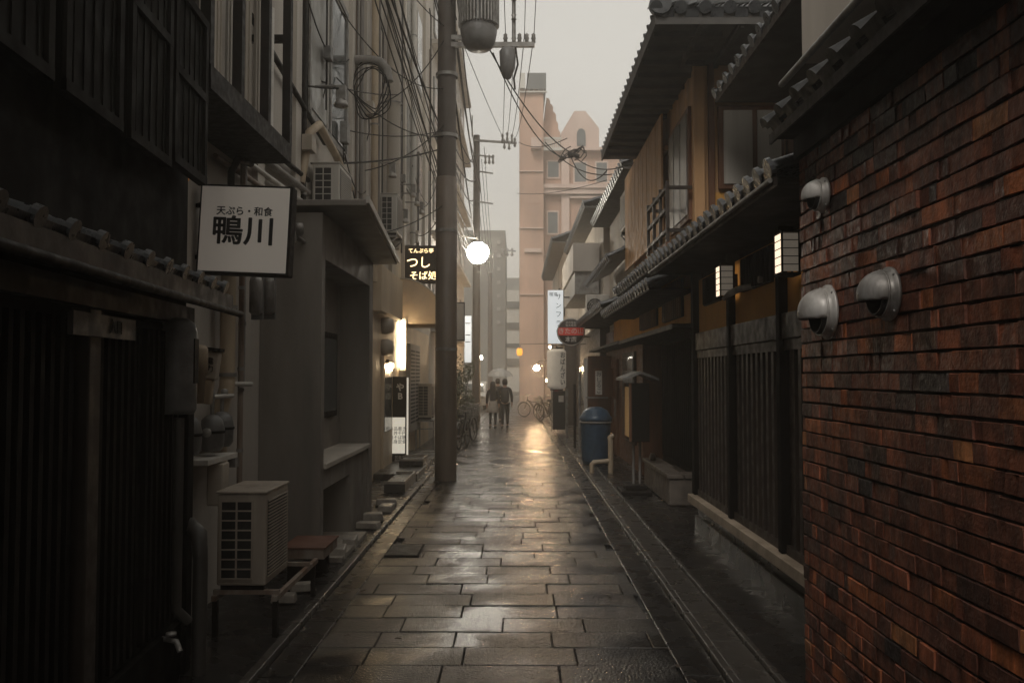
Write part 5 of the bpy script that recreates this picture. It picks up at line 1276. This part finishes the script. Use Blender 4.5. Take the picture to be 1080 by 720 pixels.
# small posts / poles along right kerb
for k, (px, yb_, yt_, d__) in enumerate(((598, 470, 410, 23), (606, 478, 405, 20.5), (611, 484, 392, 19))):
    x = W(px, 400, d__).x; t_ = MB(); t_.tube([(x, d__, .03), (x, d__, W(px, yt_, d__).z)], .03, 8)
    t = thing('service_post', 'thin upright post on the right kerb, %s' % ('farthest, by the banner', 'middle one, behind the blue bin', 'nearest, touching the blue bin')[k], 'post', (x, d__, 0)); t_.build('post_shaft', 'galv' if k != 1 else 'black_metal', t)
    MB().lathe([(.05, 0), (.06, .02), (.035, .05), (.032, .08)], (x, d__, .02), 10).build('foot_ring', 'galv', t)
# planter pots + shrubs
def leaf_cloud(name, parent, c, rx, ry, rz, n, size, m, seed=0):
    r = random.Random(seed); b = MB(); cl = [(Vector((r.uniform(-1,1)*rx*.7, r.uniform(-1,1)*ry*.7, r.uniform(-.8,.9)*rz*.75)), r.uniform(.28,.55)) for _ in range(9)]
    for i in range(n):
        cc_, cr = r.choice(cl); v = Vector((r.gauss(0,1), r.gauss(0,1), r.gauss(0,1))).normalized() * (cr * r.uniform(.55, 1))
        p = Vector(c) + cc_ + Vector((v.x*rx, v.y*ry, v.z*rz)); s = size * r.uniform(.6, 1.3)
        u = Vector((r.gauss(0,1), r.gauss(0,1), r.gauss(0,.6))).normalized(); w2 = u.orthogonal().normalized(); w2 = (Matrix.Rotation(r.uniform(0,6), 3, u) @ w2)
        b.add([p - u*s, p + w2*s*.45, p + u*s, p - w2*s*.45], [(0,1,2,3)])
    return b.build(name, m, parent)
def shrub(x, y, h, r, lb, m='leaf', seed=1, n=900):
    t = thing('potted_shrub', lb, 'plant', (x, y, .03), 'potted shrubs along the left side beyond the pole')
    MB().lathe([(0, 0), (.13, 0), (.17, .26), (.18, .28), (.15, .28), (.14, .24), (0, .24)], (x, y, .031), 16).build('pot', 'terracotta', t)
    b = MB(); rr = random.Random(seed)
    for k in range(6):
        a = rr.uniform(0, 6.3); b.tube([(x, y, .25), (x + .3*r*math.cos(a), y + .3*r*math.sin(a), .25 + h*.4), (x + .7*r*math.cos(a), y + .7*r*math.sin(a), h*.85)], [.02, .014, .006], 6)
    b.build('stems', 'bark', t); leaf_cloud('foliage', t, (x, y, .3 + (h - .3)/2), r, r, (h - .3)/2 + .05, n, .05, m, seed)
shrub(-1.78, 22.4, 1.3, .42, 'pale flowering shrub in a pot nearest the utility pole', 'leaf_pale', 1, 1100)
shrub(-1.70, 24.0, 1.0, .4, 'low dark potted shrub second from the utility pole', 'leaf', 2)
shrub(-1.95, 25.5, 2.3, .45, 'tall leafy potted shrub against the apartment wall', 'leaf', 3, 1300)
shrub(-1.75, 27.5, 1.5, .42, 'medium potted shrub below the lit white sign', 'leaf_pale', 4)
shrub(-1.95, 30.5, 2.5, .5, 'tallest potted shrub beside the second utility pole', 'leaf', 5, 1300)

# bicycles
def bicycle(loc, rot, lb, frame_m='black_metal'):
    t = thing('bicycle', lb, 'bicycle', (0, 0, 0), 'bicycles parked at the sides of the alley')
    for yy, nm_ in ((-.52, 'rear'), (.52, 'front')):
        c = Vector((0, yy, .33)); b = MB(); b.tube([c + Vector((0, .31*math.cos(a), .31*math.sin(a))) for a in [2*PI*k/28 for k in range(29)]], .02, 6, False); wh = b.build('wheel', 'rubber', t)
        b = MB(); b.tube([c + Vector((0, .288*math.cos(a), .288*math.sin(a))) for a in [2*PI*k/28 for k in range(29)]], .009, 5, False)
        for k in range(12): b.tube([c, c + Vector((0, .28*math.cos(PI*k/6), .28*math.sin(PI*k/6)))], .0025, 4, False)
        b.tube([c + Vector((-.05, 0, 0)), c + Vector((.05, 0, 0))], .022, 8); b.build('rim', 'steel', wh)
        b = MB(); b.tube([c + Vector((0, .345*math.cos(a), .345*math.sin(a))) for a in [PI*.1 + PI*.8*k/10 for k in range(11)]], .02, 6); b.build('mudguard', 'galv', t)
    b = MB(); BBk = (0, -.08, .3); st_ = (0, -.22, .72); hd = (0, .36, .78)
    b.tube([BBk, st_], .016, 6); b.tube([BBk, hd], .02, 6); b.tube([(0, -.17, .62), (0, .37, .72)], .014, 6); b.tube([BBk, (0, -.52, .33)], .012, 6); b.tube([st_, (0, -.52, .33)], .01, 6)
    b.tube([(0, .34, .88), (0, .42, .55), (0, .52, .33)], .016, 6); b.build('frame', frame_m, t)
    b = MB(); b.tube([(-.27, .18, .98), (-.24, .30, 1.0), (0, .35, .92), (.24, .30, 1.0), (.27, .18, .98)], .013, 6); b.build('handlebar', 'steel', t)
    b = MB(); b.prism([(-.34, .79), (-.12, .78), (-.04, .80), (-.06, .83), (-.34, .86)], -.06, .06, 'x'); b.build('saddle', 'rubber', t, .02); MB().tube([st_, (0, -.23, .79)], .013, 6).build('seat_post', 'steel', t)
    b = MB()
    for k in range(6):
        zz = .72 + .04 * k; w_ = .13 + .012*k; b.tube([(-w_, .42, zz), (w_, .42, zz), (w_, .68, zz), (-w_, .68, zz), (-w_, .42, zz)], .004, 4)
    for xx in (-.15, -.05, .05, .15): b.tube([(xx, .42, .72), (xx, .42, .93)], .004, 4); b.tube([(xx, .68, .72), (xx, .68, .93)], .004, 4)
    b.build('basket', 'galv', t)
    b = MB(); b.tube([(-.1, -.08, .18), (0, -.08, .3), (.1, -.08, .42)], .012, 6); b.box(-.15, -.08, -.12, -.04, .17, .195); b.box(.08, .15, -.12, -.04, .41, .435); b.build('pedals', 'steel', t)
    t.location = loc; t.rotation_euler = (0, 0, rot); return t
bk = bicycle((1.18, 33.6, .0), math.radians(28), 'bicycle turned toward the street in front of the warm lamp')
dup(bk, (1.25, 35.4, 0), math.radians(40), 'bicycle half hidden behind the one before the warm lamp')
dup(bk, (.78, 37.4, 0), math.radians(60), 'farthest bicycle on the right, nearest the pink tower')
dup(bk, (-1.36, 21.6, .0), math.radians(-8), 'bicycle leaning among the shrubs beside the utility pole')
dup(bk, (-1.34, 23.4, .0), math.radians(-14), 'second bicycle on the left, parked behind the one beside the utility pole')
dup(bk, (-1.38, 26.2, .0), math.radians(-10), 'third bicycle on the left, half way to the second utility pole')

# parked car
pc_ = W(505, 430, 45)
t = thing('parked_car', 'small pale hatchback partly hidden behind the second utility pole', 'car', (-2.35, 46, 0))
x0, x1 = -3.1, -1.6
prof = [(44.2, .25), (44.15, .75), (44.5, .92), (45.0, 1.40), (45.6, 1.5), (47.2, 1.48), (47.6, .95), (47.7, .3)]
b = MB(); b.prism(prof, x0, x1, 'x'); b.build('body', 'car_paint', t, .06)
b = MB(); b.prism([(44.56, .96), (45.02, 1.36), (45.03, 1.37), (44.57, .97)], x0 + .1, x1 - .1, 'x'); 
b2 = MB(); b2.add([(x0 + .12, 44.50, .97), (x1 - .12, 44.50, .97), (x1 - .18, 44.93, 1.38), (x0 + .18, 44.93, 1.38), (x0 + .12, 44.53, .96), (x1 - .12, 44.53, .96), (x1 - .18, 44.96, 1.37), (x0 + .18, 44.96, 1.37)], [(0,1,2,3),(7,6,5,4),(0,4,5,1),(1,5,6,2),(2,6,7,3),(3,7,4,0)]); b2.build('windscreen', 'glass_dark', t)
b = MB(); b.prism([(44.85, 1.0), (45.15, 1.36), (47.1, 1.38), (47.3, 1.0)], x1, x1 + .012, 'x'); b.build('side_window', 'glass_dark', t)
for yy in (44.85, 47.0):
    for xx in (x0 + .08, x1 - .08):
        mt = Matrix.Rotation(PI/2, 3, 'Y'); b = MB(); b.lathe([(0, -.1), (.2, -.1), (.29, -.09), (.3, 0), (.29, .09), (.2, .1), (0, .1)], (xx, yy, .3), 20, mt); wh = b.build('wheel', 'rubber', t)
        b = MB(); b.lathe([(0, -.115), (.17, -.11), (.19, -.1), (.19, .1), (.17, .11), (0, .115)], (xx, yy, .3), 16, mt); b.build('rim', 'steel', wh)
for xx in (x0 + .22, x1 - .22): MB().box(xx - .12, xx + .12, 44.10, 44.15, .62, .76).build('headlight', 'glass_pale', t, .02)
MB().box(x0 + .35, x1 - .35, 44.10, 44.14, .35, .5).build('grille', 'black_metal', t)

# ================================================================== people
def skinned(name, verts, edges, radii, m, parent=None, root=0, sub=1, loc=None):
    me = D.meshes.new(name); me.from_pydata(verts, edges, []); o = D.objects.new(name, me); col.objects.link(o)
    s = o.modifiers.new('skin', 'SKIN'); s.use_smooth_shade = True
    sv = me.skin_vertices[0].data if me.skin_vertices else None
    if sv is None:
        import bmesh
        bm = bmesh.new(); bm.from_mesh(me); bm.verts.layers.skin.verify(); bm.to_mesh(me); bm.free(); sv = me.skin_vertices[0].data
    for i, r in enumerate(radii): sv[i].radius = (r, r) if not isinstance(r, tuple) else r; sv[i].use_root = (i == root)
    if sub: q = o.modifiers.new('sub', 'SUBSURF'); q.levels = sub; q.render_levels = sub
    me.materials.append(M[m]); o.parent = parent; return o
def person(label, loc, woman=False, arm_up=False, rot=0):
    t = thing('person', label, 'person', (0, 0, 0), None)
    k = .92 if woman else .965      # overall scale on a 1.7 m figure
    V = []; E_ = []; R_ = []
    def a(x, y, z, r, p=None):
        V.append((x*k, y*k, z*k)); R_.append(r*k if not isinstance(r, tuple) else (r[0]*k, r[1]*k)); i = len(V) - 1
        if p is not None: E_.append((p, i))
        return i
    # faces +y (walking away from the camera)
    pel = a(0, 0, .93, .10); bel = a(0, .0, 1.08, .085, pel); ch = a(0, 0, 1.28, .095, bel); sh = a(0, -.01, 1.41, .06, ch); nk = a(0, 0, 1.48, .052, sh)
    hd = a(0, .015, 1.56, .082, nk); hd2 = a(0, .01, 1.65, .088, hd); hd3 = a(0, 0, 1.72, .055, hd2)
    nose = a(0, .115, 1.59, .012, hd)
    for s in (-1, 1):
        hip = a(.085*s, 0, .86, .072, pel); st_y = .16*s if not woman else -.14*s
        kn = a(.09*s, st_y*.55 + .02, .48, .058, hip); an = a(.09*s, st_y - .02, .09, .038, kn); to = a(.10*s, st_y + .12, .045, .034, an)
        sr = .17 if woman else .195
        sh_ = a(sr*s, -.01, 1.38, .055, sh)
        if arm_up and s == (1 if woman else -1):
            el = a((sr + .03)*s, .06, 1.16, .042, sh_); wr = a(sr*s*.8, .24, 1.26, .028, el); hdn = a(sr*s*.75, .28, 1.32, .034, wr); fd = Vector((0, .02, .05))
        else:
            el = a((sr + .05)*s, -.02*s, 1.12, .042, sh_); wr = a((sr + .06)*s, .04, .88, .028, el); hdn = a((sr + .06)*s, .05, .81, .032, wr); fd = Vector((0, .015, -.045))
        for f_ in range(5):
            p0 = Vector(V[hdn]) / k; off = Vector((0, (-.03 + .016*f_), 0)) if f_ < 4 else Vector((-.02*s, .03, .01))
            ln = (1, 1.1, 1.05, .85, .7)[f_]; q1 = a(*(p0 + off + fd*ln), .009, hdn); a(*(p0 + off + fd*1.7*ln + Vector((-.008*s, .004, 0))), .008, q1)
    skinned('body', V, E_, R_, 'skin', t)
    # clothing
    def cloth(name, pts, m, sub=1):
        idx = []; es = []; rs = []; vs = []
        for (x, y, z, r, p) in pts:
            vs.append((x*k, y*k, z*k)); rs.append(r*k)
            if p is not None: es.append((p, len(vs) - 1))
        return skinned(name, vs, es, rs, m, t)
    sr = .17 if woman else .195
    arms = []
    P = [(0, 0, .84, .175 if not woman else .13, None), (0, 0, 1.1, .165 if not woman else .13, 0), (0, 0, 1.28, .185 if not woman else .15, 1), (0, -.01, 1.42, .10, 2)]
    for s in (-1, 1):
        n0 = len(P); P.append((sr*s, -.01, 1.38, .07, 3))
        if arm_up and s == (1 if woman else -1): P.append(((sr + .03)*s, .06, 1.16, .056, n0)); P.append((sr*s*.82, .22, 1.25, .042, n0 + 1))
        else: P.append(((sr + .05)*s, -.02*s, 1.12, .056, n0)); P.append(((sr + .06)*s, .035, .91, .042, n0 + 1))
    if woman: P[0] = (0, 0, .94, .13, None)
    cloth('jacket', P, 'fabric_black')
    legs = [(0, 0, .95, .13 if not woman else .10, None)]
    for s in (-1, 1):
        st_y = .16*s if not woman else -.14*s; n0 = len(legs)
        legs.append((.085*s, 0, .86, .11 if not woman else .09, 0)); legs.append((.09*s, st_y*.55 + .02, .48, .078 if not woman else .062, n0)); legs.append((.09*s, st_y - .02, .10, .058 if not woman else .042, n0 + 1))
    cloth('trousers' if not woman else 'leggings', legs, 'fabric_black')
    for s in (-1, 1):
        st_y = .16*s if not woman else -.14*s
        b = MB(); mt = Matrix.Translation((.09*s*k, (st_y + .04)*k, .0)) @ Matrix.Diagonal((.05, .135, .075, 1))
        vs = []; b.lathe([(1, .0), (1.02, .3), (.85, .7), (.5, .95), (0, 1)], (0, 0, 0), 14, None)
        b.v = [tuple(mt @ Vector(v)) for v in b.v]; b.build('shoe', 'rubber', t)
    if woman:
        b = MB(); b.lathe([(.13, 1.02), (.17, .92), (.21, .75), (.25, .58), (.245, .575), (.16, .9)], (0, 0, 0), 20, Matrix.Diagonal((1, .8, 1)))
        b.v = [(x*k, y*k, z*k) for x, y, z in b.v]; b.build('skirt', 'fabric_grey', t)
        b = MB(); b.lathe([(0, 1.765), (.06, 1.755), (.10, 1.69), (.11, 1.6), (.12, 1.45), (.125, 1.28), (.09, 1.22), (0, 1.22)], (0, -.035, 0), 18, Matrix.Diagonal((1, .8, 1)))
    else:
        b = MB(); b.lathe([(0, 1.775), (.055, 1.765), (.092, 1.72), (.10, 1.65), (.095, 1.58), (.07, 1.55), (0, 1.55)], (0, -.02, 0), 18, Matrix.Diagonal((1, .95, 1)))
    b.v = [(x*k, y*k, z*k) for x, y, z in b.v]; b.build('hair', 'hair', t)
    for s in (-1, 1):
        b = MB(); b.lathe([(0, -.012), (.012, 0), (0, .012)], (.03*s*k, .088*k, 1.615*k), 8); b.build('eye', 'ink', t)
        b = MB(); b.lathe([(0, -.03), (.014, 0), (0, .03)], (.088*s*k, .0, 1.60*k), 8); b.build('ear', 'skin', t)
    b = MB(); b.box(-.022*k, .022*k, .094*k, .10*k, 1.535*k, 1.543*k); b.build('mouth', 'red_glow_paint', t)
    t.location = loc; t.rotation_euler = (0, 0, rot); return t
pm = W(532.5, 450, 30)
person('person in dark jacket and trousers walking away under the clear umbrella, right one of two', (W(532.5, 430, 30).x, 30, .0), False, True)
person('person with long dark hair and light skirt walking away, left one of two', (W(520, 430, 30).x, 29.8, .0), True, False, .05)
person('dark figure walking just beyond the pair with the umbrella', (W(525, 430, 33.5).x, 33.5, .0), False, False)
um = W(527, 392, 30.1); t = thing('umbrella', 'clear vinyl umbrella held over the walking pair', 'umbrella', (um.x, 30.1, 1.3))
b = MB(); b.lathe([(0.0, .0), (.1, -.012), (.22, -.05), (.34, -.12), (.43, -.21), (.47, -.29)], (um.x, 30.12, 2.08), 16, None, False); b.build('canopy', 'vinyl', t)
for k in range(8):
    a = PI*k/4; MB().tube([(um.x, 30.12, 2.075), (um.x + .22*math.cos(a), 30.12 + .22*math.sin(a), 2.025), (um.x + .34*math.cos(a), 30.12 + .34*math.sin(a), 1.955), (um.x + .47*math.cos(a), 30.12 + .47*math.sin(a), 1.785)], .005, 5).build('rib', 'galv', t)
MB().tube([(um.x, 30.12, 2.14), (um.x + .02, 30.2, 1.15)], .009, 6).build('shaft', 'steel', t)
MB().tube([(um.x + .02, 30.2, 1.2), (um.x + .02, 30.2, 1.08), (um.x + .05, 30.22, 1.05), (um.x + .07, 30.22, 1.09)], .013, 6).build('handle', 'white_metal', t)

lr = random.Random(5); 
for k in range(14):
    x = lr.choice([lr.uniform(-1.5, -1.15), lr.uniform(.75, 1.5), lr.uniform(-1.3, 1.0)]); y = lr.uniform(4.8, 11); a = lr.uniform(0, 6.3); l = lr.uniform(.02, .045)
    mt = Matrix.Translation((x, y, .022 if x > 1.33 else .014)) @ Matrix.Rotation(a, 4, 'Z')
    b = MB(); b.add([mt @ Vector(v) for v in ((-l, 0, 0), (-l*.3, -l*.45, .004), (l*.6, -l*.3, .002), (l, 0, .005), (l*.5, l*.35, .001), (-l*.3, l*.4, .004))], [(0,1,2,3,4,5)])
    tag(b.build('fallen_leaf', 'bark'), 'small brown wet leaf stuck to the wet ground of the alley', 'leaf', 'fallen leaves on the wet alley floor')
# drain grate on left side of paving
t = MB(); 
t.box(-1.355, -1.0, 8.75, 9.35, .004, .012)
gr = t.build('drain_grate', 'black_metal'); tag(gr, 'dark iron drain grate set in the left edge of the wet paving', 'drain')
b = MB(); 
for k in range(10): b.box(-1.34, -1.02, 8.79 + .055*k, 8.79 + .055*k + .02, .0125, .018)
b.build('bars', 'galv', gr)
